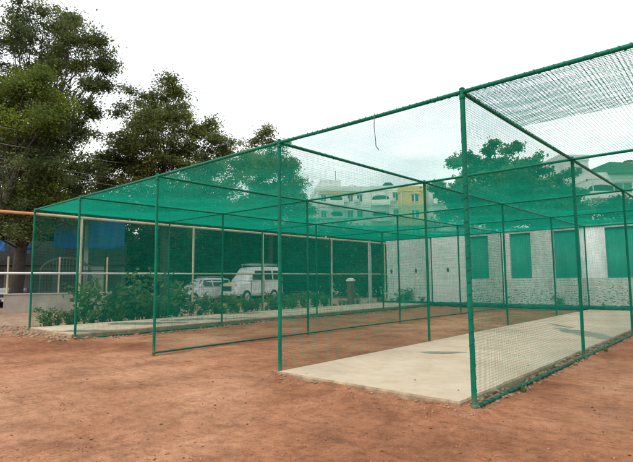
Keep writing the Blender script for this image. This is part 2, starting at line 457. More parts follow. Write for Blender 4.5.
# ------------------------------------------------------------------ cage
cage = empty('cricket_cage', ((LX[0]+LX[-1])/2, (DY[0]+YB)/2, 0))
tag(cage, 'green pipe framed cricket practice cage hung with green netting over concrete pitches', 'sports cage')
CO = cage.location.copy()
class CMB(MB):
    "collects world coordinates, stored relative to the cage"
    def build(s, name, mat, parent=cage, **k):
        s.v = [(v[0]-CO.x, v[1]-CO.y, v[2]) for v in s.v]
        return MB.build(s, name, mat, parent, **k)
PR = .030
for i, x in enumerate(LX):
    for j, y in enumerate(DY):
        b = CMB(); lean = Vector((random.uniform(-.012,.012), random.uniform(-.012,.012), 0))
        if (i, j) in ((4, 0), (3, 0), (2, 0)): lean *= .3
        bend = Vector((random.uniform(-.010,.010), random.uniform(-.010,.010), 0))
        b.tube([Vector((x,y,-.25))+lean, Vector((x,y,.6))+lean*.5, Vector((x,y,1.3))+bend, Vector((x,y,2.2))+bend*.8, (x,y,3.1), (x,y,H+.02)], PR, 12)
        for zc in (H-.075, .055): b.lathe([(PR, zc-.03), (PR*1.16, zc-.027), (PR*1.16, zc+.027), (PR, zc+.03)], 12, Matrix.Translation((x, y, 0)) if zc > 1 else Matrix.Translation(Vector((x, y, 0))+lean*.9))
        b.lathe([(0, 0), (PR*1.12, 0), (PR*1.12, .012), (PR*.6, .024), (0, .028)], 12, Matrix.Translation((x,y,H+.02)))
        b.build('post', MAT['pipe'])
def rail(name, p, q, r, mat, sag=0.0, n=10):
    b = CMB(); p = Vector(p); q = Vector(q)
    b.tube([p.lerp(q, k/n) - Vector((0,0,sag*4*(k/n)*(1-k/n))) for k in range(n+1)], r, 10)
    return b.build(name, mat)
RR = .026
for j, y in enumerate(DY):
    for i in range(5):
        rail('cross_rail', (LX[i]+PR-.004, y, H-.012), (LX[i+1]-PR+.004, y, H-.012), RR, MAT['pipe'], random.uniform(.0,.015))
for i, x in enumerate(LX):
    for j in range(4):
        rail('roof_rail', (x, DY[j]+PR-.004, H-.016), (x, DY[j+1]-PR+.004, H-.016), RR, MAT['pipe'], random.uniform(.0,.015))
        rail('base_rail', (x+.0, DY[j]+PR-.004, .045), (x, DY[j+1]-PR+.004, .045), .020, MAT['rustpipe'], -.006)
def lacing(p, q, r, pitch, th):
    "rope wound round a pipe to hold the net"
    p = Vector(p); q = Vector(q); L = (q-p).length; t = (q-p)/L
    a = t.cross(Vector((0,0,1)) if abs(t.z) < .9 else Vector((1,0,0))).normalized(); b_ = t.cross(a)
    n = int(L/pitch*8); pts = []
    for k in range(n+1):
        w = 2*math.pi*k/8; rr = r + .006*noise.noise(Vector((k*.21, 3, r*90)))
        pts.append(p + t*(L*k/n) + (a*math.cos(w)+b_*math.sin(w))*rr)
    b = CMB(); b.tube(pts, th*.85, 5); return b.build('lacing_rope', MAT['rope'])
for i in range(5):
    lacing((LX[i]+.05, DY[0], H-.012), (LX[i+1]-.05, DY[0], H-.012), RR+.002, .10, .0055)
lacing((LX[4], DY[0], .12), (LX[4], DY[0], H-.05), PR+.001, .14, .005)
lacing((LX[3], DY[0], .15), (LX[3], DY[0], H-.05), PR+.001, .22, .004)
for j in range(2):
    lacing((LX[4], DY[j]+.05, H-.016), (LX[4], DY[j+1]-.05, H-.016), RR+.002, .13, .005)
    lacing((LX[3], DY[j]+.05, H-.016), (LX[3], DY[j+1]-.05, H-.016), RR+.002, .16, .005)
lacing((LX[4], DY[0]+.05, .045), (LX[4], DY[1]-.05, .045), .027, .16, .005)

def strands(P0, U, Vv, N, lu, lv, s, r, off, seg=.33):
    "twines running along U, spaced s along V; off(u, v) pushes them along the normal N"
    nv = int(round(lv/s)); npt = max(2, int(round(lu/seg))+1)
    v = (np.arange(nv+1))*(lv/nv); u = np.linspace(0, lu, npt)
    UU, VV = np.meshgrid(u, v)
    jv = (rng.random((nv+1, 1))-.5)*s*.25
    o = off(UU, VV)
    VV2 = VV + jv*np.minimum(1, np.minimum(VV, lv-VV)/s) + .010*np.sin(UU*1.7+VV*.9)*np.minimum(1, np.minimum(VV, lv-VV)/.3)
    C = np.array(P0)[None,None] + UU[...,None]*U + VV2[...,None]*Vv + o[...,None]*N
    ring = [math.cos(a)*np.array(Vv)*r + math.sin(a)*np.array(N)*r for a in (math.pi/2, math.pi*7/6, math.pi*11/6)]
    P = np.stack([C + q for q in ring], 2)                      # nv+1, npt, 3, 3
    idx = np.arange((nv+1)*npt*3).reshape(nv+1, npt, 3)
    fs = []
    for k in range(3):
        k2 = (k+1) % 3
        fs.append(np.stack([idx[:,:-1,k], idx[:,:-1,k2], idx[:,1:,k2], idx[:,1:,k]], -1).reshape(-1, 4))
    return P.reshape(-1, 3), np.concatenate(fs), C
def net(name, P0, U, Vv, lu, lv, s, r, off, thin=1.0):
    U = np.array(U, float); Vv = np.array(Vv, float); N = np.cross(U, Vv)
    P0 = np.array(P0, float) - np.array(CO)
    a, fa, _ = strands(P0, U, Vv, N, lu, lv, s, r, off)
    b, fb, _ = strands(P0 + N*r*1.1, Vv, U, N, lv, lu, s, r*thin, lambda u, v: off(v, u))
    V_ = np.concatenate([a, b]); F_ = np.concatenate([fa, fb+len(a)])
    return link(name, np_mesh(name, V_, F_, True), MAT['net' if 'roof' in name or 'back' in name else 'sidenet'], cage)
MS, TW = .033, .0016
def roof_off(px, seed):
    def f(u, v):
        a = np.sin(np.pi*np.clip(u/px, 0, 1)); b = np.abs(np.sin(np.pi*v/4.65))
        return -(.045*a*b + .02*np.sin(u*2.3+seed)*np.sin(v*1.9+seed*2)*a*b) 
    return f
for i in range(5):
    w = LX[i+1]-LX[i]
    net('roof_net', (LX[i]+.01, DY[0]+.01, H-.005), (1,0,0), (0,1,0), w-.02, YB-DY[0]-.02, (MS, MS, MS, MS, .047)[i], (.0025, .0020, .0015, .0014, .0024)[i], roof_off(w, i*1.7))
def side_off(seed):
    def f(u, v):
        return (.030*np.sin(u*1.1+seed) + .018*np.sin(u*2.9+v*1.3+seed*3))*np.sin(np.pi*np.clip(v/3.6, 0, 1))
    return f
for i, x in enumerate(LX):
    net('divider_net', (x, DY[0]+.03, .05), (0,1,0), (0,0,1), YB-DY[0]-.06, H-.09, MS, (.0023, .0020, .0018, .0016, .0015, .0015)[i], side_off(i*2.1), (.9, .9, .8, .7, .65, .65)[i])
net('back_net', (LX[0]+.03, YB, .05), (1,0,0), (0,0,1), LX[5]-LX[0]-.06, H-.09, MS, .0027, side_off(9.3))
# loose foot of the back net, gathered in a heavy roll on the ground
b = CMB(); pts = []; rs = []
n = 160
for k in range(n+1):
    x = LX[0]+.1 + (LX[5]-LX[0]-.2)*k/n
    pts.append((x, YB+.10+.05*noise.noise(Vector((x*1.1, 0, 2))), .15+.03*noise.noise(Vector((x*.9, 5, 1)))))
    rs.append(.12+.04*noise.noise(Vector((x*1.7, 2, 7)))+.03*noise.noise(Vector((x*6, 2, 7))))
b.tube(pts, rs, 10)
MAT['netroll'] = plain('bundled_net', (.006,.10,.068), .8, .5, 4, .9, 40, world=True)
b.build('net_roll', MAT['netroll'])
# heavier overlapped strip of netting along the front edge, knotted
def knotted_net(name, x0, x1, y0, y1, z, s, r, kr):
    o = net(name, (x0, y0, z), (1,0,0), (0,1,0), x1-x0, y1-y0, s, r, lambda u, v: -.02*np.sin(u*1.3)*np.sin(np.pi*np.clip(v/1.8, 0, 1)) + .004*np.sin(u*5+v*3))
    return o
MAT['net_dark'] = plain('dark_green_twine', (.01,.20,.14), .8, .3, 2, 0, spec=.1, world=True)  # darker green than the other twines, for the overlap strip
o = knotted_net('overlap_net', LX[4]+.03, LX[5]-.02, DY[0]+.03, 7.22, H-.045, .040, .0021, .006)
o.data.materials[0] = MAT['net_dark']
def knots(x0, x1, y0, y1, z, s, kr):
    nx_, ny_ = int(round((x1-x0)/s)), int(round((y1-y0)/s))
    gx, gy = np.meshgrid(x0+np.arange(nx_+1)*(x1-x0)/nx_, y0+np.arange(ny_+1)*(y1-y0)/ny_)
    u, v = gx-x0, gy-y0
    gz = z - .02*np.sin(u*1.3)*np.sin(np.pi*np.clip(v/1.8, 0, 1)) + .004*np.sin(u*5+v*3)
    C = np.stack([gx, gy, gz], -1).reshape(-1, 3) - np.array(CO)
    oc = np.array([(1,0,0),(-1,0,0),(0,1,0),(0,-1,0),(0,0,1),(0,0,-1)])*kr
    of = np.array([(0,2,4),(2,1,4),(1,3,4),(3,0,4),(2,0,5),(1,2,5),(3,1,5),(0,3,5)])
    V_ = (C[:,None,:]+oc[None]).reshape(-1, 3); F_ = (of[None]+(np.arange(len(C))*6)[:,None,None]).reshape(-1, 3)
    link('net_knot_pattern', np_mesh('net_knot_pattern', V_, F_, True), MAT['net_dark'], cage)
knots(LX[4]+.03, LX[5]-.02, DY[0]+.03, 7.22, H-.045, .040, .0056)

# wire dangling from the front rail
wp = Vector((LX[3]+(LX[4]-LX[3])*.605, DY[0]-.02, H-.03))
b = MB(); b.tube([wp-wp, Vector((.0,-.03,.035)), Vector((.01,-.045,-.02)), Vector((.0,-.04,-.16)), Vector((.012,-.03,-.32)), Vector((.02,-.035,-.42)), Vector((.06,-.03,-.475))], .006, 6)
o = b.build('dangling_wire', MAT['cable']); o.location = wp
tag(o, 'short dark wire end dangling from the top front rail of the cage', 'wire')

# ------------------------------------------------------------------ rubble, litter
def stones(name, spots, mat, label, cat):
    bm_v = []; bm_f = []; n0 = 0
    ico = bmesh.new(); bmesh.ops.create_icosphere(ico, subdivisions=1, radius=1); ico.verts.index_update()
    iv = np.array([v.co[:] for v in ico.verts]); jf = np.array([[v.index for v in f.verts] for f in ico.faces]); ico.free()
    for (x, y, z, r) in spots:
        q = iv*(1+ (rng.random((len(iv),1))-.5)*.7)*np.array([r*rng.uniform(.7,1.5), r*rng.uniform(.7,1.5), r*rng.uniform(.4,.8)])
        a = rng.uniform(0, 6.28); ca, sa = math.cos(a), math.sin(a)
        q = np.stack([q[:,0]*ca-q[:,1]*sa, q[:,0]*sa+q[:,1]*ca, q[:,2]], -1) + np.array([x, y, z+r*.2])
        bm_v.append(q); bm_f.append(jf+n0); n0 += len(iv)
    o = link(name, np_mesh(name, np.concatenate(bm_v), np.concatenate(bm_f)), mat)
    return tag(o, label, cat, kind='stuff')
sp = []
for k in range(1050):   # along the near slab's front and side
    if k < 260:
        x = random.uniform(LX[3]-.05, LX[4]+.1); y = DY[0]-.12-abs(random.gauss(0, .11)); r = random.choice([.005,.007,.009,.012,.018])
    else:
        x = random.uniform(LX[4]-.14, LX[4]+.07); y = random.uniform(DY[0], YB-1); r = random.choice([.010,.014,.02,.026,.034])
    sp.append((x, y, ground_h(x, y), r))
for k in range(420):   # along the far slab
    x = LX[1]-.03+abs(random.gauss(0,.12)); y = random.uniform(DY[0]-.2, YB-2); sp.append((x, y, ground_h(x,y), random.choice([.015,.025,.035,.05])))
for k in range(160):
    x = random.uniform(LX[0]-.2, LX[1]); y = DY[0]-.05-abs(random.gauss(0,.2)); sp.append((x, y, ground_h(x,y), random.choice([.015,.025,.04,.06])))
stones('rubble', sp, MAT['rubble'], 'broken brown rubble crumbled along the edges of the concrete pitches', 'rubble')
sp = []
for k in range(170):   # heap by the far corner post
    p = G(random.gauss(14, 14), 326+abs(random.gauss(0, 5))); sp.append((p.x, p.y, ground_h(p.x,p.y), random.choice([.015,.025,.035,.05])))
stones('rubble', sp, MAT['rubble'], 'brown rubble and clods heaped by the far corner post of the cage', 'rubble')
sp = []
for k in range(1500):
    p = G(random.uniform(-30, 660), 336+126*random.random()**.8)
    if LX[3] < p.x < LX[4] and p.y > DY[0]-.1: continue
    if LX[0] < p.x < LX[1] and p.y > DY[0]-.1: continue
    sp.append((p.x, p.y, ground_h(p.x,p.y), random.choice([.004,.005,.005,.006,.008,.012])))
stones('gravel', sp, plain('red_clods', (.33,.155,.085), .95, .5, 8, .5, 40, world=True), 'small reddish clods and pebbles strewn over the bare soil', 'gravel')

def tuft(px, py, h, label):
    p = G(px, py); o = empty('grass_tuft', (p.x, p.y, ground_h(p.x, p.y)-.01)); tag(o, label, 'grass tuft')
    b = MB()
    for k in range(34):
        a = random.uniform(0, 6.28); l = h*random.uniform(.5,1.1); s = random.uniform(.2,.9)*l; wv = .006
        d = Vector((math.cos(a), math.sin(a), 0)); q = Vector((-d.y, d.x, 0))*wv; o_ = d*random.uniform(0,.03)
        b.add([o_-q, o_+q, o_+d*s*.45+Vector((0,0,l*.7))+q*.7, o_+d*s*.45+Vector((0,0,l*.7))-q*.7, o_+d*s+Vector((0,0,l*.8))], [(0,1,2,3),(3,2,4)])
    b.build('blade', MAT['leaf_weed'], o, recalc=False)
# ------------------------------------------------------------------ leaves and trees
def leaf_mesh(name, C, size, aspect, droop=.3, flat=.5):
    "one small bent leaf of two quads at every centre"
    n = len(C)
    d = rng.normal(size=(n,3)); d[:,2] = d[:,2]*flat - droop*np.abs(rng.normal(size=n)); d /= np.linalg.norm(d, axis=1)[:,None]
    q = rng.normal(size=(n,3)); q[:,2] *= 1.0
    w = np.cross(d, q); w /= np.linalg.norm(w, axis=1)[:,None]; nn = np.cross(d, w)
    L = size*(.6+.8*rng.random(n))[:,None]; B = L*aspect
    p0 = C - d*L*.5; p3 = C + d*L*.5
    mid = C + nn*L*.08
    a = mid + w*B*.5 - nn*L*.14; b = mid - w*B*.5 - nn*L*.14
    V_ = np.stack([p0, a, p3, b, mid], 1).reshape(-1, 3)
    base = np.arange(n)*5
    F_ = np.concatenate([np.stack([base, base+1, base+2, base+4], -1), np.stack([base, base+4, base+2, base+3], -1)])
    return np_mesh(name, V_, F_, True)
def px_m(Y): return Y/F
def grow(name, label, base, trunk_r, lobes, mat, leaf=.13, aspect=.45, clumps_per_m3=None, density=1.0, per=60, clump_r=.55, depth=1.0, group=None, limbs=True, flat=.5, trunk_h=None, cat='tree', extra=0):
    "lobes: world centre, radii (across, up, along view). Twigs run from the trunk to every leaf clump."
    root = empty(name, base); base = Vector(base)
    tag(root, label, cat, group)
    tr = MB()
    cz = sum(l[0].z for l in lobes)/len(lobes)
    top = max((l[0] for l in lobes), key=lambda c: c.z)
    cc = sum((l[0] for l in lobes), Vector())/len(lobes)
    low = min(l[0].z for l in lobes)
    th = trunk_h if trunk_h else max(1.5, low*.75)
    fork = Vector((base.x*.8+cc.x*.2, base.y*.8+cc.y*.2, th))
    up = Vector((cc.x*.75+top.x*.25, cc.y*.75+top.y*.25, max(cz*.95, th+.5)))
    def rel(p): return p - base
    path = [base+Vector((0,0,-.3)), base.lerp(fork,.15)+Vector((.03,0,0)), base.lerp(fork,.55)+Vector((-.08,.05,0)), fork, fork.lerp(up,.5)+Vector((.12,-.1,0)), up]
    tr.tube([rel(p) for p in path], [trunk_r*1.5, trunk_r*1.1, trunk_r, trunk_r*.9, trunk_r*.6, trunk_r*.3], 10)
    CC = []
    lobes = list(lobes)
    for (c, rx, rz, ry) in list(lobes)[:]:
        for q in range(extra):
            a = random.uniform(0, 6.28); e = random.uniform(.7, 1.15)
            lobes.append((c + RIGHT*(math.cos(a)*rx*e) + UPW*(math.sin(a)*rz*e) + FWD_H*random.uniform(-1.6,1.6)*ry, rx*random.uniform(.35,.6), rz*random.uniform(.35,.6), ry*.5))
    for (c, rx, rz, ry) in lobes:
        f = random.uniform(.0,1); st = fork.lerp(up, f)
        if st.z > c.z: st = fork
        m = st.lerp(c, .5) + Vector((random.uniform(-.3,.3), random.uniform(-.3,.3), random.uniform(0,.5)))
        lr = max(.02, trunk_r*.13*random.uniform(.6,1.3))
        m = m + Vector((random.gauss(0,.35), random.gauss(0,.35), random.gauss(0,.3)))
        q1 = st.lerp(m, .5) + Vector((random.gauss(0,.2), random.gauss(0,.2), random.gauss(0,.2))); q2 = m.lerp(c, .5) + Vector((random.gauss(0,.2), random.gauss(0,.2), random.gauss(0,.2)))
        if limbs: tr.tube([rel(st), rel(q1), rel(m), rel(q2), rel(c)], [lr, lr*.85, lr*.65, lr*.5, lr*.3], 6)
        vol = rx*ry*rz
        nc = max(4, int(density*vol/(clump_r**3)*1.1))
        for k in range(nc):
            v = rng.normal(size=3); v /= np.linalg.norm(v); rad = (rng.random())**.42
            p = c + RIGHT*float(v[0]*rx*rad) + FWD_H*float(v[1]*ry*rad) + UPW*float(v[2]*rz*rad)
            if limbs and random.random() < .3: 
                s0 = m.lerp(c, random.uniform(.3, 1))
                tr.tube([rel(s0), rel(s0.lerp(p,.55))+Vector((0,0,.08)), rel(p)], [lr*.3, lr*.2, lr*.1], 4, cap=False)
            npl = int(per*random.uniform(.5,1.4)); cr = clump_r*random.uniform(.6,1.25)
            q = rng.normal(size=(npl,3))*.52; far = rng.random(npl) < .06; q[far] *= 1.5
            q = q*np.array([cr*1.15, cr*1.15, cr*.72]); CC.append(q + np.array(rel(p)))
    C_ = np.concatenate(CC)
    tr.build('trunk', MAT['bark'], root, recalc=False)
    link('crown', leaf_mesh(name+'_crown', C_, leaf, aspect, flat=flat), mat, root)
    return root
def L(px, py, rx, ry, Y, ddepth=None):
    k = Y/F; return (W(px, py, Y), rx*k, ry*k, (ddepth if ddepth else (rx+ry)*.5*k))
T1 = 27.0
grow('leafy_tree', 'tall spreading tree with a thick dark trunk and airy crown at the left edge', WG(15, T1), .34,
     [L(30,12,24,14,T1), L(62,18,20,10,T1+1), L(88,50,16,9,T1), L(72,38,20,10,T1-1), L(100,66,12,6,T1+.5), L(45,42,26,13,T1+1), L(12,40,20,16,T1-1),
      L(70,66,22,9,T1), L(95,84,10,5,T1), L(60,92,18,9,T1+1), L(78,108,12,7,T1), L(20,72,26,14,T1+1), L(-25,30,30,26,T1), L(-30,90,32,34,T1),
      L(20,140,28,16,T1+1), L(62,140,22,13,T1), L(80,160,13,8,T1+1), L(30,170,28,16,T1), L(68,178,20,10,T1+1), L(10,205,26,14,T1), L(48,204,22,10,T1+2), L(-30,170,34,40,T1+1), L(76,126,12,6,T1), L(15,228,26,10,T1+2), L(60,222,20,9,T1+2), L(5,118,26,16,T1+1), L(46,116,20,12,T1+1), L(52,60,22,12,T1+1), L(84,185,14,12,T1+2), L(40,150,26,14,T1+1), L(86,36,14,8,T1), L(70,205,20,12,T1+2), L(36,188,24,12,T1), L(18,150,26,12,T1-2.5), L(55,158,22,11,T1-2.5), L(22,178,28,12,T1-2.5), L(58,186,20,10,T1-2), L(20,205,26,11,T1-2.5), L(48,212,24,9,T1-2), L(18,225,20,8,T1-2.5), L(40,130,24,12,T1-2)],
     MAT['leaf_big'], leaf=.15, aspect=.5, density=1.05, per=120, clump_r=.47, extra=3)
T1b = 24.0
grow('leafy_tree', 'bright green bushy tree standing in front of the tallest tree', WG(-14, T1b), .2,
     [L(42,92,26,20,T1b), L(15,100,24,22,T1b+.6), L(58,108,16,14,T1b), L(25,122,30,14,T1b-.5), L(-18,110,26,26,T1b), L(60,195,16,9,T1b+1), L(35,190,16,9,T1b+1), L(42,76,16,9,T1b)],
     MAT['leaf_lime'], leaf=.13, aspect=.5, density=1.4, per=150, clump_r=.45, extra=2)
T2 = 33.0
grow('leafy_tree', 'broad olive green tree with a ragged pointed top behind the cage roof', WG(165, T2), .3,
     [L(160,92,16,9,T2), L(143,104,16,10,T2), L(178,106,15,9,T2+1), L(122,118,12,9,T2), L(158,118,26,13,T2-1), L(195,122,15,10,T2), L(118,140,18,13,T2+1), L(150,142,28,16,T2-1),
      L(190,140,24,14,T2), L(218,136,13,8,T2+1), L(232,146,10,8,T2), L(115,165,20,16,T2), L(150,168,32,18,T2), L(195,165,30,18,T2), L(108,190,18,15,T2), L(145,198,30,18,T2), L(190,195,32,20,T2), L(232,175,18,18,T2+1), L(98,172,14,12,T2), L(90,195,16,12,T2+1), L(128,215,26,12,T2+1), L(175,215,30,12,T2), L(218,205,24,14,T2), L(70,210,20,12,T2+2), L(205,182,24,14,T2), L(244,158,8,8,T2), L(172,150,26,14,T2), L(135,125,16,10,T2), L(168,84,8,5,T2), L(205,130,12,8,T2), L(145,112,20,10,T2+1), L(172,126,22,10,T2-1), L(122,158,18,12,T2-1), L(112,178,18,12,T2), L(102,205,18,10,T2), L(140,178,24,12,T2-2), L(178,190,26,12,T2-2), L(222,150,12,8,T2), L(150,150,26,12,T2-2), L(215,165,20,12,T2-1)],
     MAT['leaf_mid'], leaf=.165, aspect=.5, density=1.0, per=115, clump_r=.50, extra=2)
T3 = 40.0
grow('leafy_tree', 'slim green tree rising over the roof beside the front corner post', WG(270, T3), .2,
     [L(271,131,6,7,T3), L(262,140,9,8,T3), L(250,150,9,8,T3), L(279,146,10,9,T3), L(268,160,20,12,T3), L(288,162,7,9,T3), L(283,178,13,12,T3), L(258,180,20,14,T3), L(272,200,24,16,T3), L(285,192,20,14,T3-1), L(258,208,24,12,T3-1), L(292,205,18,12,T3), L(300,215,16,10,T3), L(270,168,22,10,T3-1), L(288,170,12,9,T3)],
     MAT['leaf_mid'], leaf=.17, aspect=.5, density=1.6, per=110, clump_r=.48, extra=1)
T4 = 36.0
grow('almond_tree', 'round clumped broad leaved tree rising behind the white brick wall', WG(500, T4+2), .26,
     [L(*a, T4+d) for a, d in [((455,163,7,6.5),0), ((466,160,7,6.5),1), ((438,188,6,6),0), ((447,200,6,7),0), ((472,175,12,9),0), ((489,152,8,6.5),0), ((506,152,8,6),1), ((498,164,13,8),0), ((522,164,9,7),0),
       ((538,160,7,5.5),0), ((530,174,12,8),1), ((556,178,8,6),0), ((552,190,12,8),1), ((505,182,20,9),-1), ((478,192,20,10),0), ((460,186,10,9),0), ((510,200,26,12),0), ((545,208,22,12),0), ((480,212,24,10),0), ((450,215,8,7),0), ((520,192,22,10),1), ((492,172,16,9),1), ((545,200,20,10),1), ((565,195,12,9),0), ((570,212,20,10),1), ((488,202,24,10),1), ((478,163,10,7),1), ((514,172,14,8),-1), ((535,186,14,9),-1), ((462,202,14,10),0), ((520,218,40,9),0)]],
     MAT['leaf_broad'], leaf=.25, aspect=.62, density=2.2, per=65, extra=1, clump_r=.42, flat=.8)
# dark belt of trees behind the vehicles: each a tree of its own
def bg_tree(px, Y, top_py, wpx, lab, seed, mat, group):
    k = Y/F; random.seed(seed)
    z = (276-top_py)*k + CAMZ
    ls = []
    for q in range(9):
        a = random.uniform(-1, 1); f = random.uniform(.25, .9)
        p = WG(px, Y) + RIGHT*(a*wpx*k*.75) + FWD_H*random.uniform(-1.2,1.2) + UPW*(z*f)
        r = wpx*k*.42; ls.append((p, r, r*.8, r*.8))
    ls.append((WG(px, Y)+UPW*(z*.55), wpx*k*.7, z*.38, wpx*k*.5))
    return grow('leafy_tree', lab, WG(px, Y), .16, ls, mat, leaf=.26, aspect=.5, density=1.9, per=80, clump_r=.65, group=group, trunk_h=z*.3)
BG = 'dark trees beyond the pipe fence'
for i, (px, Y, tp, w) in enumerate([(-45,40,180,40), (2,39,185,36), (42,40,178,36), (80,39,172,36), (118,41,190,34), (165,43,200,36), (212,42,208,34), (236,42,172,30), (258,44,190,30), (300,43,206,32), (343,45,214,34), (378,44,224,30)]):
    bg_tree(px, Y, tp, w, 'dark dense tree in the belt beyond the pipe fence and vehicles', 40+i, MAT['leaf_dark'], BG)
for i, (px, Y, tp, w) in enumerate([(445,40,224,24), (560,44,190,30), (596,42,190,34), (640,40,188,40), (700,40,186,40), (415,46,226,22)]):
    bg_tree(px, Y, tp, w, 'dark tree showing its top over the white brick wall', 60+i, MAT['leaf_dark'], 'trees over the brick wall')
def make_bush(loc, wd, ht, label, group):
    root = empty('dense_bush', loc); tag(root, label, 'bush', group)
    n = int(900*wd*ht/4); v = rng.normal(size=(n, 3)); v /= np.linalg.norm(v, axis=1)[:,None]; v *= (rng.random((n,1))**.4)
    C_ = v*np.array([wd*.5, wd*.42, ht*.5]) + np.array([0,0,ht*.48]); C_ += rng.normal(size=(n,3))*.12
    lump = np.array([noise.noise(Vector(c)*1.3) for c in C_]); C_ = C_[lump > -.28]
    b = MB()
    for k in range(7):
        a = random.uniform(0,6.28); b.tube([(0,0,-.1),(math.cos(a)*wd*.15,math.sin(a)*wd*.15,ht*.35),(math.cos(a)*wd*.32,math.sin(a)*wd*.3,ht*.75)], [.04,.03,.012], 5)
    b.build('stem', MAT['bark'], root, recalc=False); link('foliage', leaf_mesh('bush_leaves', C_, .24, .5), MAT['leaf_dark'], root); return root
bp = None
for row, (Y0, sc) in enumerate(((41.0, .8), (46.5, 1.5), (52.0, 2.2))):
    for k in range((17, 13, 9)[row]):
        px = -20 + k*(26, 35, 38)[row] + random.uniform(-6, 6)
        loc = WG(px, Y0+random.uniform(-.8,.8))
        if bp is None: bp = make_bush(loc, 3.6, 3.2, 'dark green bush in the thicket behind the vehicles and the pipe fence', 'bushes of the thicket'); o = bp
        else: o = copy_tree(bp)
        o.location = loc; o.rotation_euler.z = random.uniform(0,6.28); f = sc*random.uniform(.85,1.2); o.scale = (f, f, f*random.uniform(.9,1.2))
random.seed(21)
0 and print('LEAVES', sum(len(o.data.vertices)//5 for o in bpy.data.objects if o.name.startswith('crown')))
# ------------------------------------------------------------------ weeds behind the far pitch
def weed(n_stem, h, leaf):
    st = MB(); C_ = []
    for k in range(n_stem):
        a = random.uniform(0, 6.28); s = random.uniform(.1, .55)*h; hh = h*random.uniform(.55, 1.05)
        tip = Vector((math.cos(a)*s, math.sin(a)*s, hh)); md = Vector((tip.x*.35, tip.y*.35, hh*.6))
        st.tube([(0,0,-.1), md, tip], [.014, .009, .004], 4, cap=False)
        for q in range(int(26*h/.9)):
            f = random.uniform(.25, 1.05); p = Vector((0,0,0)).lerp(md, min(1, f/.55)) if f < .55 else md.lerp(tip, (f-.55)/.45)
            C_.append(p + Vector((random.gauss(0,.11), random.gauss(0,.11), random.gauss(0,.06)))*h)
    return st, np.array(C_), leaf
protos = []
def make_weed(loc, h, leaf, ns, label, group):
    root = empty('leafy_weed', loc); tag(root, label, 'weed', group)
    st, C_, lf = weed(ns, h, leaf)
    st.build('stem', MAT['leaf_weed'], root, recalc=False); link('foliage', leaf_mesh('weed_leaves', C_, lf, .5, .3, .6), MAT['leaf_weed'], root)
    return root
WL = 'leafy green weed bush growing along the strip behind the older far pitch'
WGp = 'weeds behind the far pitch'
for k, (h, lf, ns) in enumerate([(1.0,.17,9), (.8,.13,10), (1.25,.2,8), (.6,.11,10)]):
    protos.append((h, lf, ns))
made = {}
def place_weed(x, y, kind, sc):
    if kind not in made:
        h, lf, ns = protos[kind]; made[kind] = make_weed((x,y,0), h, lf, ns, WL, WGp); o = made[kind]
    else: o = copy_tree(made[kind])
    o.location = (x, y, 0); o.rotation_euler.z = random.uniform(0, 6.28); o.scale = (sc, sc, sc*random.uniform(.85,1.1))
y = DY[0]+.8
while y < YB+9:
    x = LX[0]-random.uniform(.35, 2.2)
    place_weed(x, y, random.randrange(4), random.uniform(.75, 1.25)*(.55 if y < DY[0]+2.2 else .95 if y < DY[1]+1 else .62 if y < DY[3]+1 else .4)); y += random.uniform(.16, .36)*(.7 if y < DY[1]+1.5 else 1.0 if y < DY[3] else 2.4)
tall = make_weed((LX[0]-1.0, DY[0]+4.0, 0), 1.75, .24, 7, 'tallest weed with large pale leaves standing above the row beside a cream fence post', None)

tuft(524, 392, .13, 'small green grass tuft by the base rail of the near side net')
tuft(606, 352, .10, 'thin grass tuft further along the near base rail')
# dry leaves and scuffed clods on the court
C_ = []
for k in range(170):
    p = G(random.uniform(-20, 650), 338+120*random.random()**.7)
    if LX[3] < p.x < LX[4] and p.y > DY[0]-.2 and random.random() < .8: continue
    z = (.115 if LX[3] < p.x < LX[4] and p.y > DY[0]-.1 else ground_h(p.x, p.y)+.006)
    if LX[0] < p.x < LX[1] and p.y > DY[0]-.1: continue
    C_.append((p.x, p.y, z))
o = link('leaves', leaf_mesh('fallen_leaves', np.array(C_), .035, .5, 0, .12), MAT['litter']); tag(o, 'small dry brown leaves fallen on the red soil and pitch', 'leaves', kind='stuff')
sp = []
for k in range(26):
    px, py = random.choice(((12, 395), (14, 430), (60, 405), (100, 418), (75, 445), (150, 385), (470, 440), (540, 425), (600, 440), (330, 430)))
    p = G(px+random.uniform(-14,14), py+random.uniform(-5,5))
    for q in range(9):
        x, y = p.x+random.gauss(0,.07), p.y+random.gauss(0,.05); sp.append((x, y, ground_h(x,y), random.choice([.004,.006,.008,.011])))
stones('clods', sp, plain('dark_clods', (.235,.105,.058), .95, .4, 8, .5, 40, world=True), 'darker crumbled clods kicked up in scuffs on the red soil', 'clods')
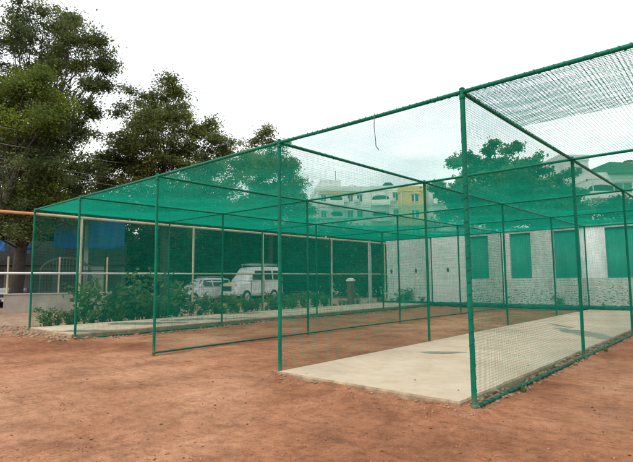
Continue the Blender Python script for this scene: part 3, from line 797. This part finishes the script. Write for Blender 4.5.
# ------------------------------------------------------------------ pipe fence beyond the cage
FX = LX[0]-2.6
def fence_pt(px):
    d = ray(px, 276); t = FX/d.x; return d.y*t
pf = empty('pipe_fence', (FX, fence_pt(193), 0)); tag(pf, 'tall open fence of faded orange and cream pipes running behind the cage', 'fence')
FH = W(80, 215, 1).z
d = ray(80, 215); FH = CAMZ + d.z*(FX/d.x)
d = ray(263, 235); FH2 = CAMZ + d.z*(FX/d.x)
FH = (FH+FH2)/2
fo = pf.location
posts = [fence_pt(p) for p in (80, 193, 263, 332, 385)]
step = posts[1]-posts[0]
posts = [posts[0]-step] + posts + [posts[-1]+step]
for yv in posts:
    b = MB(); b.tube([(0, yv-fo.y, -.2), (0, yv-fo.y, FH-.03)], .045, 10); b.build('post', MAT['pipe_cream'], pf)
for a, c, m in ((posts[0], fence_pt(36), 'pipe_orange'), (fence_pt(36), posts[-1], 'pipe_cream')):
    b = MB(); b.tube([(0, a-fo.y, FH), (0, (a+c)/2-fo.y, FH-.02), (0, c-fo.y, FH)], .05, 10); o = b.build('top_rail', MAT[m], pf)
    tag(o, 'faded orange top rail' if m == 'pipe_orange' else 'faded cream top rail')
d = ray(120, 273.5); MH = CAMZ + d.z*(FX/d.x)
for k in range(len(posts)-1):
    b = MB(); b.tube([(0, posts[k]-fo.y+.045, MH), (0, posts[k+1]-fo.y-.045, MH)], .036, 8); b.build('middle_rail', MAT['white'] if k < 2 else MAT['pipe_cream'], pf)

# ------------------------------------------------------------------ far brick wall
WY = YB+3.4
def wall_x(px, Y=WY):
    d = ray(px, 276); return d.x*(Y/d.y)
WH = 4.02
bw = empty('brick_wall', (wall_x(520), WY, 0)); tag(bw, 'long white painted brick wall with green corrugated panels behind the cage', 'wall')
bo = bw.location
x_left, x_seam, x_right = wall_x(388), wall_x(466), wall_x(640)+9
b = MB(); b.box((x_left-bo.x, -.10, -.3), (x_seam-bo.x, .16, WH)); b.build('plaster_wall', MAT['plasterwhite'], bw)
b = MB(); b.box((x_left-bo.x-.03, -.14, WH), (x_seam-bo.x+.03, .2, WH+.08)); b.build('coping', MAT['plaster'], bw)
for px in (392.5, 417, 449):
    xx = wall_x(px)-bo.x; zz = 2.0
    b = MB(); n = 9; poly = [(xx+.085*math.cos(2*math.pi*k/n)*random.uniform(.7,1.1), zz+.15*math.sin(2*math.pi*k/n)*random.uniform(.7,1.1)) for k in range(n)]
    b.prism(poly, 'y', -.13, -.095); b.build('wall_hole_shade', MAT['hole'], bw)  # raised dark patch; the shade of a hole is its colour
b = MB(); b.box((x_seam-bo.x+.002, -.14, -.3), (x_right-bo.x, .16, 1.45)); b.build('brick_base', MAT['brick'], bw)
b = MB(); b.box((x_seam-bo.x+.002, -.10, 1.45), (x_right-bo.x, .12, 1.47)); 
edges = [wall_x(p) for p in (470,490,512,533,556,582,608)]
edges += [edges[-1]+1.75, edges[-1]+3.5, edges[-1]+5.25, x_right]
def corr(xa, xb, y, z0, z1, amp=.018, pitch=.09):
    n = int((xb-xa)/pitch*6); b = MB(); vs = []; fs = []
    for k in range(n+1):
        xk = xa+(xb-xa)*k/n; yk = y+amp*math.sin(2*math.pi*(xk)/pitch); vs += [(xk,yk,z0),(xk,yk,z1),(xk,yk+.02,z0),(xk,yk+.02,z1)]
    for k in range(n):
        i = k*4; fs += [(i,i+4,i+5,i+1), (i+2,i+3,i+7,i+6), (i+1,i+5,i+7,i+3)]
    return b.add(vs, fs, True)
b = MB(); b.box((x_seam-bo.x+.002, -.10, 1.45), (edges[0]-bo.x, .16, WH)); b.build('pier', MAT['brick_pier'], bw)
for k in range(len(edges)-1):
    xa, xb = edges[k]-bo.x, edges[k+1]-bo.x
    if k % 2 == 0:
        corr(xa+.01, xb-.01, .02, 1.46, WH-.12).build('green_panel', MAT['sheet'], bw, recalc=False)
        b = MB(); b.box((xa+.002, -.09, WH-.12), (xb-.002, .15, WH-.002)); b.build('lintel', MAT['brick_pier'], bw)
    elif k == 5:
        b = MB(); b.box((xa, -.02, 1.45), (xb, .14, WH)); b.build('pier', MAT['plasterwhite'], bw)
        corr(xa+.01, xb-.01, -.06, 1.46, WH-.05, .014, .11).build('white_panel', MAT['white'], bw, recalc=False)
    else:
        b = MB(); b.box((xa, -.11, 1.45), (xb, .16, WH)); b.build('pier', MAT['brick_pier'], bw)
b = MB(); b.box((x_seam-bo.x+.035, -.15, WH), (x_right-bo.x, .2, WH+.08)); b.build('coping', MAT['plaster'], bw)
# creeping weeds at the wall's foot
for (px, sc) in ((410, .9), (403, .6), (425, .4), (560, .5)):
    o = copy_tree(made[0]); o.location = (wall_x(px), WY-.45, 0); o.scale = (sc, sc, sc)
    tag(o, {410: 'weed bush against the plain plastered end of the white wall', 403: 'low weed beside the bush at the white wall end', 425: 'tiny weed sprouting at the foot of the plastered wall', 560: 'small weed at the foot of the brick wall below a green panel'}[px], 'weed')
    del o['group']

# ------------------------------------------------------------------ left yard: low wall, railing, gate, shed
LWY = 25.5
pA = WG(5, LWY); pB = WG(112, LWY+2)
ang = math.atan2(pB.y-pA.y, pB.x-pA.x); LL = (pB-pA).length
lw = empty('low_wall', pA, ang); tag(lw, 'low weathered grey plastered wall under the railing at the yard edge', 'wall')
b = MB(); b.box((0, -.1, -.3), (LL, .1, .88), bev=.02); b.build('wall_body', MAT['lowwall'], lw)
b = MB(); b.box((-.02, -.14, .882), (LL+.02, .14, .95), bev=.015); b.build('coping', MAT['plaster'], lw)
rl = empty('mesh_railing', (pA.x, pA.y, .95), ang); tag(rl, 'wire mesh railing between cream posts on the low grey wall', 'railing')
for k in range(3):
    b = MB(); b.tube([(.12+k*2.35, 0, 0), (.12+k*2.35, 0, 1.9)], .045, 8); b.build('post', MAT['pipe_cream'], rl)
vs = MB()
for k in range(64):
    for sgn in (1, -1):
        x0 = .15+k*.075; z0, z1 = (.05, 1.15)
        xa, xb = (x0, x0+1.1) if sgn > 0 else (x0, x0-1.1)
        a0, b0 = Vector((xa,.01*sgn,z0)), Vector((xb,.01*sgn,z1))
        lo, hi = .15, 4.8
        def clip(p, q):
            pts = []
            for f in np.linspace(0, 1, 2): pts.append(p.lerp(q, float(f)))
            return pts
        if min(xa, xb) < lo or max(xa, xb) > hi:
            f = ((hi if xb > hi else lo) - xa)/(xb-xa); b0 = a0.lerp(b0, max(.02, min(1, f)))
        vs.tube([a0, b0], .006, 3, cap=False, smooth=False)
vs.build('wire_mesh', MAT['iron'], rl, recalc=False)
b = MB()
for z in (.05, 1.17): b.tube([(.1, 0, z), (4.9, 0, z)], .02, 6)
b.build('rail', MAT['iron'], rl)
# gate with an arched head
gp = WG(66, LWY+2.2); gt = empty('arched_gate', gp, ang+.1); tag(gt, 'grey arched metal gate of upright bars seen through the side net', 'gate')
b = MB(); arc = [(1.25*math.cos(math.pi*k/16), 0, 2.1+.75*math.sin(math.pi*k/16)) for k in range(17)]
b.tube([(1.25,0,0)]+arc+[(-1.25,0,0)], .05, 8); b.build('gate_frame', MAT['gatepaint'], gt)
b = MB()
for k in range(15):
    x = -1.15+k*2.3/14; b.tube([(x,0,.05), (x,0,2.08+.74*math.sqrt(max(0,1-(x/1.25)**2)))], .018, 5)
b.tube([(-1.22,0,1.0),(1.22,0,1.0)], .03, 6); b.tube([(-1.22,0,2.1),(1.22,0,2.1)], .03, 6)
b.build('bar', MAT['gatepaint'], gt)
# shed with blue tarpaulin
SY = 31.0
sA = WG(-45, SY-1); sB = WG(122, SY+2); ang2 = math.atan2(sB.y-sA.y, sB.x-sA.x); SL = (sB-sA).length
sh = empty('shed', sA, ang2); tag(sh, 'long low grey shed with dark openings under a blue tarpaulin', 'shed')
k = SY/F
def sx(px):
    q = ray(px, 276); n = Vector((-math.sin(ang2), math.cos(ang2), 0)); t = (sA-EYE).dot(n)/q.dot(n); p = EYE+q*t
    return (p-sA).dot(Vector((math.cos(ang2), math.sin(ang2), 0)))
b = MB(); b.box((0, .3, -.2), (SL, 4.5, 2.55)); b.build('wall', MAT['shedwall'], sh)
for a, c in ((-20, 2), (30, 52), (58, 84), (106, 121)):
    b = MB(); b.box((sx(a), .27, 0), (sx(c), .298, 2.3)); b.build('opening_shade', MAT['shade_paint'], sh)  # dark sheet on the wall face, painted as the unlit inside
b = MB(); b.box((sx(89), .12, -.1), (sx(103.5), .296, 2.7)); b.build('pillar', MAT['plaster'], sh)
b = MB(); b.box((sx(83.5), -.1, -.1), (sx(87.5), .11, 5.3)); b.build('column', MAT['plaster'], sh)
b = MB(); b.prism([(-.2,2.58),(4.7,2.58),(4.7,3.6),(2.2,4.3)], 'x', -.2, SL+.1); b.build('roof', MAT['iron'], sh)
def tarp(x0, x1, ztop, zbot, lab):
    n, m = 24, 10; vs = []; fs = []
    for j in range(m+1):
        for i in range(n+1):
            u, v = i/n, j/m; x = x0+(x1-x0)*u
            vs.append((x, -.25-.35*v+.02*math.sin(u*17)+.015*math.sin(u*31+v*4), ztop+(zbot-ztop)*v+.05*math.sin(u*9)*v))
    for j in range(m):
        for i in range(n): a = j*(n+1)+i; fs.append((a,a+1,a+n+2,a+n+1))
    b = MB(); b.add(vs, fs, True); o = b.build('blue_tarpaulin', MAT['tarp_dull' if 'netting' in lab else 'tarp'], None, recalc=False)
    md = o.modifiers.new('thickness', 'SOLIDIFY'); md.thickness = .01
    o.location = sA; o.rotation_euler.z = ang2; tag(o, lab, 'tarpaulin', 'tarpaulins on the shed')
def zat(py): return CAMZ + (276-py)*k
tarp(sx(-25), sx(7), zat(234), zat(246), 'bright blue tarpaulin hanging left of the thick dark trunk')
tarp(sx(17), sx(31), zat(231), zat(248), 'bright blue tarpaulin hanging between the dark trunk and the cage corner post')
tarp(sx(54), sx(83), zat(206), zat(242), 'blue tarpaulin above the arched gate seen through the netting')
tarp(sx(88), sx(124), zat(203), zat(242), 'wide blue tarpaulin beside the tall pale column seen through the netting')

# ------------------------------------------------------------------ vehicles
def section(hw_b, hw_t, z0, z1, rr=.12):
    "half-rounded cross section, from bottom left round the top to bottom right"
    pts = [(-hw_b*.93, z0), (-hw_b, z0+.12), (-hw_b*.5-hw_t*.5, (z0+z1)*.55), (-hw_t, z1-rr), (-hw_t+rr*.35, z1-rr*.25), (-hw_t+rr*1.1, z1), (0, z1+.015)]
    return pts + [(-x, z) for x, z in pts[-2::-1]]
def loft(b, stations):
    "stations: (y, pts)"
    vs = []; n = len(stations[0][1])
    for y, pts in stations: vs += [(x, y, z) for x, z in pts]
    fs = []
    for i in range(len(stations)-1):
        for k in range(n-1): fs.append((i*n+k, i*n+k+1, (i+1)*n+k+1, (i+1)*n+k))
        fs.append((i*n+n-1, i*n, (i+1)*n, (i+1)*n+n-1))
    fs.append(tuple(range(n))[::-1]); fs.append(tuple(range((len(stations)-1)*n, len(stations)*n)))
    return b.add(vs, fs, False)
def wheel(root, x, y, r, w=.2):
    s = 1 if x > 0 else -1
    Mx = Matrix.Translation((x, y, r)) @ Matrix.Rotation(R(90)*s, 4, 'Y')
    wo = empty('wheel', (0,0,0)); wo.parent = root
    b = MB(); b.lathe([(r*.62,-w/2),(r*.93,-w/2),(r,-w*.32),(r,w*.32),(r*.93,w/2),(r*.62,w/2),(r*.62,-w/2)], 22, Mx); b.build('tyre', MAT['tyre'], wo)
    b = MB(); b.lathe([(0,w*.30),(r*.16,w*.34),(r*.2,w*.18),(r*.5,w*.22),(r*.6,w*.45),(r*.615,w*.3),(r*.61,-w*.3),(0,-w*.3)], 18, Mx); b.build('rim', MAT['rim'], wo)
def patch(b, pts, th=.012):
    "thin raised panel: outline of 3-D points pushed out along its normal"
    pts = [Vector(p) for p in pts]; n = (pts[1]-pts[0]).cross(pts[2]-pts[0]).normalized()
    m = len(pts); vs = [p - n*.03 for p in pts] + [p + n*th for p in pts]
    fs = [tuple(range(m))[::-1], tuple(range(m, 2*m))] + [(i, (i+1) % m, m+(i+1) % m, m+i) for i in range(m)]
    return b.add(vs, fs)
def make_suv(loc, rz, paint, label, cat='car', name='parked_suv'):
    "nose points to local -y"
    root = empty(name, loc, rz); tag(root, label, cat)
    b = MB()
    S = lambda y, hb, ht, z0, z1, rr=.1: (y, section(hb, ht, z0, z1, rr))
    loft(b, [S(0,.66,.60,.42,.78), S(.10,.80,.72,.34,.92), S(.55,.86,.80,.30,.98), S(1.25,.88,.84,.30,1.05), S(2.2,.88,.86,.28,1.06), S(3.5,.88,.86,.30,1.08), S(4.1,.86,.82,.36,1.08), S(4.3,.78,.74,.45,.98)])
    b.build('body', paint, root)
    b = MB()
    loft(b, [S(1.18,.83,.78,.98,1.04,.04), S(1.75,.84,.66,.98,1.60,.1), S(2.1,.84,.63,.98,1.70,.1), S(3.3,.84,.63,.98,1.70,.1), S(3.95,.83,.60,.98,1.62,.1), S(4.22,.78,.70,.98,1.1,.05)])
    b.build('cabin', paint, root)
    b = MB(); patch(b, [(-.66,1.28,1.12),(.66,1.28,1.12),(.56,1.72,1.56),(-.56,1.72,1.56)]); b.build('windscreen', MAT['glass'], root)
    for s in (-1, 1):
        for y0, y1 in ((1.62, 2.36), (2.44, 3.18), (3.26, 3.85)):
            pt = [(s*.835,y0-.12 if y0 < 1.7 else y0,1.12),(s*.835,y1,1.12),(s*.695,y1-.06,1.55),(s*.695,y0+.12 if y0 < 1.7 else y0,1.55)]
            if s < 0: pt = pt[::-1]
            b = MB(); patch(b, pt); b.build('side_window', MAT['glass'], root)
        b = MB(); b.box((s*.62-.17,-.02,.66),(s*.62+.17,.14,.84),bev=.04); b.build('headlight', MAT['lamp'], root)
        b = MB(); b.box((s*.92-.09,1.42,1.05),(s*.92+.09,1.54,1.2),bev=.03); b.build('mirror', paint, root)
        b = MB(); b.box((s*.6-.1,-.035,.42),(s*.6+.1,.06,.5),bev=.02); b.build('fog_lamp', MAT['lamp'], root)
    b = MB(); b.box((-.42,-.03,.64),(.42,.1,.82),bev=.02); b.build('grille', MAT['black'], root)
    b = MB(); b.box((-.82,-.07,.34),(.82,.16,.52),bev=.05); b.build('bumper', MAT['black'], root)
    b = MB(); b.box((-.25,-.085,.40),(.25,-.065,.50)); b.build('number_plate', MAT['plate'], root)
    for s in (-1, 1):
        for y in (.85, 3.45): wheel(root, s*.80, y, .36)
    for s in (-1, 1):
        b = MB(); b.tube([(s*.56,2.0,1.73),(s*.56,2.1,1.77),(s*.56,3.4,1.77),(s*.56,3.5,1.73)], .02, 6); b.build('roof_bar', MAT['rim'], root)
    return root
def make_truck(loc, rz, label):
    root = empty('jeep_van', loc, rz); tag(root, label, 'van')
    S = lambda y, hb, ht, z0, z1, rr=.1: (y, section(hb, ht, z0, z1, rr))
    P = MAT['white_paint']
    b = MB(); loft(b, [S(0,.76,.70,.45,.92), S(.12,.84,.78,.40,1.05), S(.8,.86,.82,.38,1.16), S(1.15,.87,.84,.38,1.18), S(3.7,.87,.84,.38,1.16), S(3.95,.84,.8,.42,1.14)]); b.build('body', P, root)
    b = MB(); loft(b, [S(.98,.82,.76,1.1,1.2,.04), S(1.45,.84,.72,1.1,1.86,.1), S(1.62,.84,.70,1.1,1.96,.1), S(2.3,.84,.70,1.1,2.0,.1), S(3.75,.84,.70,1.1,1.99,.1), S(3.95,.82,.70,1.1,1.9,.1)]); b.build('cabin', P, root)
    b = MB(); patch(b, [(-.68,1.06,1.27),(.68,1.06,1.27),(.62,1.44,1.80),(-.62,1.44,1.80)]); b.build('windscreen', MAT['glass'], root)
    b = MB(); b.tube([(.3,1.03,1.26),(-.05,1.22,1.5)], .01, 4); b.tube([(-.3,1.03,1.26),(-.62,1.2,1.46)], .01, 4); b.build('wiper', MAT['black'], root)
    for s in (-1, 1):
        for y0, y1 in ((1.36, 2.22), (2.34, 3.02), (3.12, 3.72)):
            pt = [(s*.842,y0,1.26),(s*.842,y1,1.26),(s*.745,y1-.03,1.78),(s*.745,y0+(.22 if y0 < 1.4 else .03),1.78)]
            if s < 0: pt = pt[::-1]
            b = MB(); patch(b, pt); b.build('side_window', MAT['glass'], root)
        b = MB(); b.box((s*.872-.012,2.24,.55),(s*.872+.012,2.27,1.2)); b.box((s*.872-.012,1.20,.55),(s*.872+.012,1.23,1.2)); b.build('door_seam', MAT['black'], root)
        b = MB(); b.box((s*.885-.02,2.05,1.02),(s*.885+.02,2.2,1.06),bev=.008); b.build('door_handle', MAT['black'], root)
        b = MB(); b.lathe([(0,.02),(.10,.02),(.12,0),(.12,-.08),(0,-.08)], 14, Matrix.Translation((s*.58,-.0,.80)) @ Matrix.Rotation(R(90), 4, 'X')); b.build('headlight', MAT['lamp'], root)
        b = MB(); b.box((s*.98-.08,1.25,1.3),(s*.98+.08,1.32,1.55),bev=.03); b.tube([(s*.84,1.3,1.3),(s*.95,1.29,1.4)], .014, 5); b.build('mirror', MAT['black'], root)
    b = MB(); b.box((-.40,-.035,.66),(.40,.1,.92),bev=.02); b.build('grille', MAT['black'], root)
    b = MB(); b.box((-.86,-.10,.42),(.86,.12,.60),bev=.04); b.build('bumper', P, root)
    b = MB(); patch(b, [(-.75,.015,.955),(.75,.015,.955),(.77,.075,1.03),(-.77,.075,1.03)]); b.build('bonnet_stripe', MAT['yellow'], root)
    b = MB(); b.box((-.25,-.115,.46),(.25,-.095,.56)); b.build('number_plate', MAT['plate'], root)
    b = MB()
    for x in (-.6, .6):
        for y in (1.7, 2.6, 3.6): b.tube([(x,y,1.97),(x,y,2.16)], .02, 6)
        b.tube([(x,1.6,2.16),(x,3.7,2.16)], .022, 6)
    for y in (1.6, 2.1, 2.65, 3.2, 3.7): b.tube([(-.6,y,2.10),(.6,y,2.10)], .018, 6)
    b.tube([(-.6,1.6,2.16),(.6,1.6,2.16)], .022, 6); b.tube([(-.6,3.7,2.16),(.6,3.7,2.16)], .022, 6)
    b.build('roof_rack', MAT['rim'], root)
    b = MB(); b.box((-.4,.2,.4),(.4,3.9,.6)); b.build('chassis', MAT['black'], root)
    for s in (-1, 1):
        for y in (.85, 3.15): wheel(root, s*.79, y, .35)
    return root
sv = WG(176, 33.0); hx = Vector((0,1,0))
make_suv(sv + Vector((0,0,0)), 0, MAT['white_paint'], 'white sport utility car parked nose out beside the boxy white van')
tk = sv + Vector((2.15, 2.6, 0))
tko = make_truck(tk, 0, 'boxy white van with yellow bonnet stripe and roof rack'); tko.scale = (1.1, 1.08, 1.22)
make_suv(WG(8, 30.0), R(62), MAT['grey_car'], 'grey car parked beyond the low wall by the thick tree trunk', 'car', 'parked_car')

# ------------------------------------------------------------------ posts and cables
def upole(px, Y, h, r, label):
    o = empty('utility_pole', WG(px, Y)); tag(o, label, 'pole')
    b = MB(); b.tube([(0,0,-.4),(0,0,h*.5),(0,0,h)], [r*1.1, r, r*.85], 10); b.build('shaft', MAT['pole'], o)
    b = MB(); b.box((-.35,-.04,h-.25),(.35,.04,h-.17)); b.build('cross_arm', MAT['iron'], o)
    return o
upole(370, 31.0, 3.9, .115, 'short pale concrete pole standing in the weeds behind the cage')
o = empty('gate_pillar', WG(350.5, 30.0)); tag(o, 'dark maroon pillar with a rounded white cap beyond the far pitch', 'pillar')
b = MB(); b.box((-.17,-.17,-.2),(.17,.17,1.36),bev=.02); b.build('shaft', MAT['maroon'], o)
b = MB(); b.lathe([(0,1.58),(.12,1.57),(.24,1.51),(.29,1.43),(.29,1.38),(.2,1.362),(0,1.362)], 16); b.build('cap', MAT['white'], o)
# cables running along the yard to a pole among the trees
p1 = WG(-260, 16); 
for k, (ya, yb) in enumerate(((118,137), (137,149), (151,166), (159,173))):
    a = W(-70, ya-13, 19.0+k*.1); c = W(150, yb+18, 33.5+k*.1); a = a - (c-a)*.9
    o = empty('overhead_cable', (a+c)/2); tag(o, ['thin dark overhead cable, topmost of four crossing the big tree', 'thin overhead cable, second from the top across the big tree', 'thin overhead cable, third from the top across the big tree', 'thin overhead cable, lowest of the four across the big tree'][k], 'cable', 'overhead cables across the tree')
    b = MB(); mid = (a+c)/2
    b.tube([a.lerp(c, f/12)-mid-Vector((0,0,.5*4*(f/12)*(1-f/12)*.55)) for f in range(13)], .012, 5); b.build('conductor', plain('cable_grey', (.30,.31,.32), .5, .1), o)

# ------------------------------------------------------------------ buildings
def building(name, label, px0, px1, Y, top_py, mat, face=0.0, depth=9.0, floors=5, wins=(), band=None, extras=None, parapet=True):
    "box building whose front spans px0..px1 at distance Y; face turns it about its front centre"
    c = WG((px0+px1)/2, Y); wdt = (px1-px0)*Y/F/ max(.5, math.cos(face))
    h = (276-top_py)*Y/F + CAMZ
    root = empty(name, c, YAW*-1*0 + math.atan2(RIGHT.y, RIGHT.x) + face); tag(root, label, 'building')
    b = MB(); b.box((-wdt/2, 0, -.5), (wdt/2, depth, h)); b.build('wall', mat, root)
    fh = h/floors
    for fl in range(1, floors):
        b = MB(); b.box((-wdt/2-.06, -.06, fl*fh-.05), (wdt/2+.06, depth+.05, fl*fh+.06)); b.build('floor_band', MAT['bgrey'], root)
    if parapet:
        b = MB(); b.box((-wdt/2-.1, -.1, h), (wdt/2+.1, .12, h+.8)); b.box((-wdt/2-.1, .12, h), (-wdt/2+.1, depth, h+.8)); b.box((wdt/2-.1, .12, h), (wdt/2+.1, depth, h+.8))
        b.build('parapet', band or mat, root)
    for fl in range(floors):
        z0 = fl*fh
        for (u, ww, wh, kind) in wins:
            x = -wdt/2 + u*wdt; zb = z0 + fh*.36
            if kind == 'win':
                f = MB(); 
                for (a, c_) in (((x-ww/2-.08,-.06,zb-.08),(x+ww/2+.08,.02,zb)), ((x-ww/2-.08,-.06,zb+wh),(x+ww/2+.08,.02,zb+wh+.08)), ((x-ww/2-.08,-.06,zb),(x-ww/2,.02,zb+wh)), ((x+ww/2,-.06,zb),(x+ww/2+.08,.02,zb+wh)), ((x-.03,-.055,zb),(x+.03,.015,zb+wh))):
                    f.box(a, c_)
                f.box((x-ww/2-.15,-.35,zb+wh+.12),(x+ww/2+.15,-.002,zb+wh+.18))
                fo_ = f.build('window', MAT['white'], root)
                p = MB(); p.box((x-ww/2,-.015,zb),(x+ww/2,.03,zb+wh)); p.build('pane', MAT['glass'], fo_)
            else:
                f = MB(); zb2 = z0+.3; hh = fh*.62
                f.box((x-ww/2-.12,-.9,zb2-.12),(x+ww/2+.12,-.003,zb2)); f.box((x-ww/2-.12,-.9,zb2),(x+ww/2+.12,-.82,zb2+.75)); f.box((x-ww/2-.12,-.82,zb2),(x-ww/2-.04,-.003,zb2+.75)); f.box((x+ww/2+.04,-.82,zb2),(x+ww/2+.12,-.003,zb2+.75))
                f.build('balcony', mat, root)
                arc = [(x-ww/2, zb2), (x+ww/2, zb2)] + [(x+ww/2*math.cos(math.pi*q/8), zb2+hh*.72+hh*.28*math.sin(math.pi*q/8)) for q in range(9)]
                p = MB(); p.prism(arc, 'y', -.02, .03); p.build('balcony_shade', MAT['shade_paint'], root)  # flat dark arch; the recess shade is painted
    for u in (.03, .52):
        b = MB(); b.tube([(-wdt/2+u*wdt, -.16, 0), (-wdt/2+u*wdt, -.16, h)], .07, 6); b.build('drain_pipe', MAT['bgrey'], root)
    for fl in range(max(1, floors-3), floors):
        for (u, ww, wh, kind) in wins:
            if random.random() < .45:
                x = -wdt/2+u*wdt+ww*.5+.65; z = fl*h/floors+h/floors*.3
                if x < wdt/2-.4:
                    b = MB(); b.box((x-.4, -.38, z), (x+.4, -.004, z+.55)); b.build('air_conditioner', MAT['bgrey'], root)
    if extras: extras(root, wdt, h, depth)
    return root
def ex_A(root, w, h, dp):
    b = MB(); b.box((-w*.42, 1.5, h), (-w*.02, 6, h+2.2)); b.build('stair_head', MAT['bwhite'], root)
    b = MB(); b.box((-w*.44, -.18, h-.65), (w*.22, -.125, h-.1)); b.build('orange_band', MAT['borange'], root)
    b = MB(); b.lathe([(0,h+1.9),(.6,h+1.8),(.9,h+1.5),(.9,h),(0,h)], 14, Matrix.Translation((w*.25, 4, 0))); b.build('water_tank', MAT['bgrey'], root)
    b = MB(); b.tube([(-w*.1,3,h+2),(-w*.1,3,h+4.2)], .05, 5); b.build('antenna', MAT['iron'], root)
def ex_tank(root, w, h, dp):
    b = MB(); b.lathe([(0,h+1.9),(.6,h+1.8),(.9,h+1.5),(.9,h),(0,h)], 14, Matrix.Translation((w*.1, 3, 0))); b.build('water_tank', MAT['iron'], root)
building('apartment_block', 'white apartment block with an orange parapet band and rooftop stair head', 318, 372, 84, 187, MAT['bwhite'], .12, 11, 6, [(.12,.8,1.0,'win'), (.36,2.1,1.4,'bal'), (.62,.9,1.1,'win'), (.80,.9,1.1,'win')], None, ex_A)
building('apartment_block', 'white apartment block with arched balconies next to the ochre building', 372, 403, 79, 187, MAT['bwhite'], -.12, 10, 6, [(.34,2.7,1.5,'bal'), (.82,.8,1.2,'win')], MAT['bwhite'], ex_tank)
building('apartment_block', 'ochre yellow apartment block with one small window per storey', 403, 429, 76, 188, MAT['bbeige'], .0, 10, 6, [(.55,1.1,1.1,'win')], MAT['bbeige'], None)
building('apartment_block', 'white apartment block half hidden behind the broad leaved tree', 429, 456, 78, 186, MAT['bwhite'], .0, 10, 6, [(.55,2.6,1.5,'bal')], None, ex_tank)
building('house', 'low pale house below the broad leaved tree', 454, 480, 70, 212, MAT['bwhite'], .05, 8, 3, [(.3,1.2,1.2,'win'), (.7,1.2,1.2,'win')], None, None)
def ex_R(root, w, h, dp):
    b = MB(); b.prism([(-w*.1,h+.5),(w*.62,h+.5),(w*.5,h+1.7),(-w*.16,h+1.9)], 'y', -1.2, 3.0); b.build('green_canopy_roof', MAT['bgreen'], root)
building('apartment_block', 'grey white apartment block with one dark window at the cage corner', 566, 596, 66, 158, MAT['bgrey'], .05, 9, 6, [(.55,1.6,.8,'win')], None, None)
building('apartment_block', 'white terrace building with a dark green sheet roof on top', 597, 640, 62, 177, MAT['bwhite'], .0, 9, 5, [(.25,3.4,1.4,'bal'), (.75,2.2,1.2,'win')], None, ex_R)
building('apartment_block', 'pale cream block behind the terrace building at the far edge', 622, 668, 74, 166, MAT['bwhite'], .0, 9, 6, [(.2,1.3,1.2,'win'), (.5,1.3,1.2,'win')], MAT['bbeige'], ex_tank)

# ------------------------------------------------------------------ light and sky
SUN_EL = R(48)
sdir = (RIGHT*-.45 - FWD_H*.55).normalized()          # sun high behind the left shoulder, veiled by cloud
sun_d = bpy.data.lights.new('sun', 'SUN'); sun_d.energy = 1.5; sun_d.angle = R(18); sun_d.color = (1.0, .95, .88)
sun = bpy.data.objects.new('sun', sun_d); COL.objects.link(sun)
S = Vector((sdir.x*math.cos(SUN_EL), sdir.y*math.cos(SUN_EL), math.sin(SUN_EL)))
sun.rotation_euler = S.to_track_quat('Z', 'Y').to_euler(); sun.location = (0, 0, 40)
w = bpy.data.worlds.new('World'); scene.world = w; w.use_nodes = True
t = w.node_tree; n = t.nodes; bg = n['Background']
sky = n.new('ShaderNodeTexSky'); sky.sky_type = 'NISHITA'; sky.sun_disc = False
sky.sun_elevation = SUN_EL; sky.sun_rotation = math.atan2(S.x, S.y); sky.air_density = 1.0; sky.dust_density = 4.0
hs = n.new('ShaderNodeHueSaturation'); hs.inputs['Saturation'].default_value = .25; t.links.new(sky.outputs[0], hs.inputs['Color'])
tc = n.new('ShaderNodeTexCoord'); mp = n.new('ShaderNodeMapping'); mp.inputs['Scale'].default_value = (1.6, 1.6, 4.0); t.links.new(tc.outputs['Generated'], mp.inputs['Vector'])
nz = n.new('ShaderNodeTexNoise'); nz.inputs['Scale'].default_value = 1.3; nz.inputs['Detail'].default_value = 6; nz.inputs['Roughness'].default_value = .55; t.links.new(mp.outputs[0], nz.inputs['Vector'])
rp = n.new('ShaderNodeValToRGB'); rp.color_ramp.elements[0].position = .38; rp.color_ramp.elements[0].color = (11.6, 12.2, 13.1, 1); rp.color_ramp.elements[1].position = .62; rp.color_ramp.elements[1].color = (18, 18, 18, 1)
t.links.new(nz.outputs['Fac'], rp.inputs['Fac'])
mx = n.new('ShaderNodeMix'); mx.data_type = 'RGBA'; mx.inputs[0].default_value = .88
t.links.new(hs.outputs[0], mx.inputs[6]); t.links.new(rp.outputs[0], mx.inputs[7])
t.links.new(mx.outputs[2], bg.inputs['Color']); bg.inputs['Strength'].default_value = .10

vs_ = scene.view_settings; vs_.view_transform = 'Standard'; vs_.look = 'None'; vs_.exposure = 0.12; vs_.gamma = 1.0; vs_.use_curve_mapping = False
scene.render.engine = 'CYCLES'
scene.cycles.max_bounces = 8; scene.cycles.diffuse_bounces = 3; scene.cycles.transmission_bounces = 4
scene.cycles.use_denoising = True
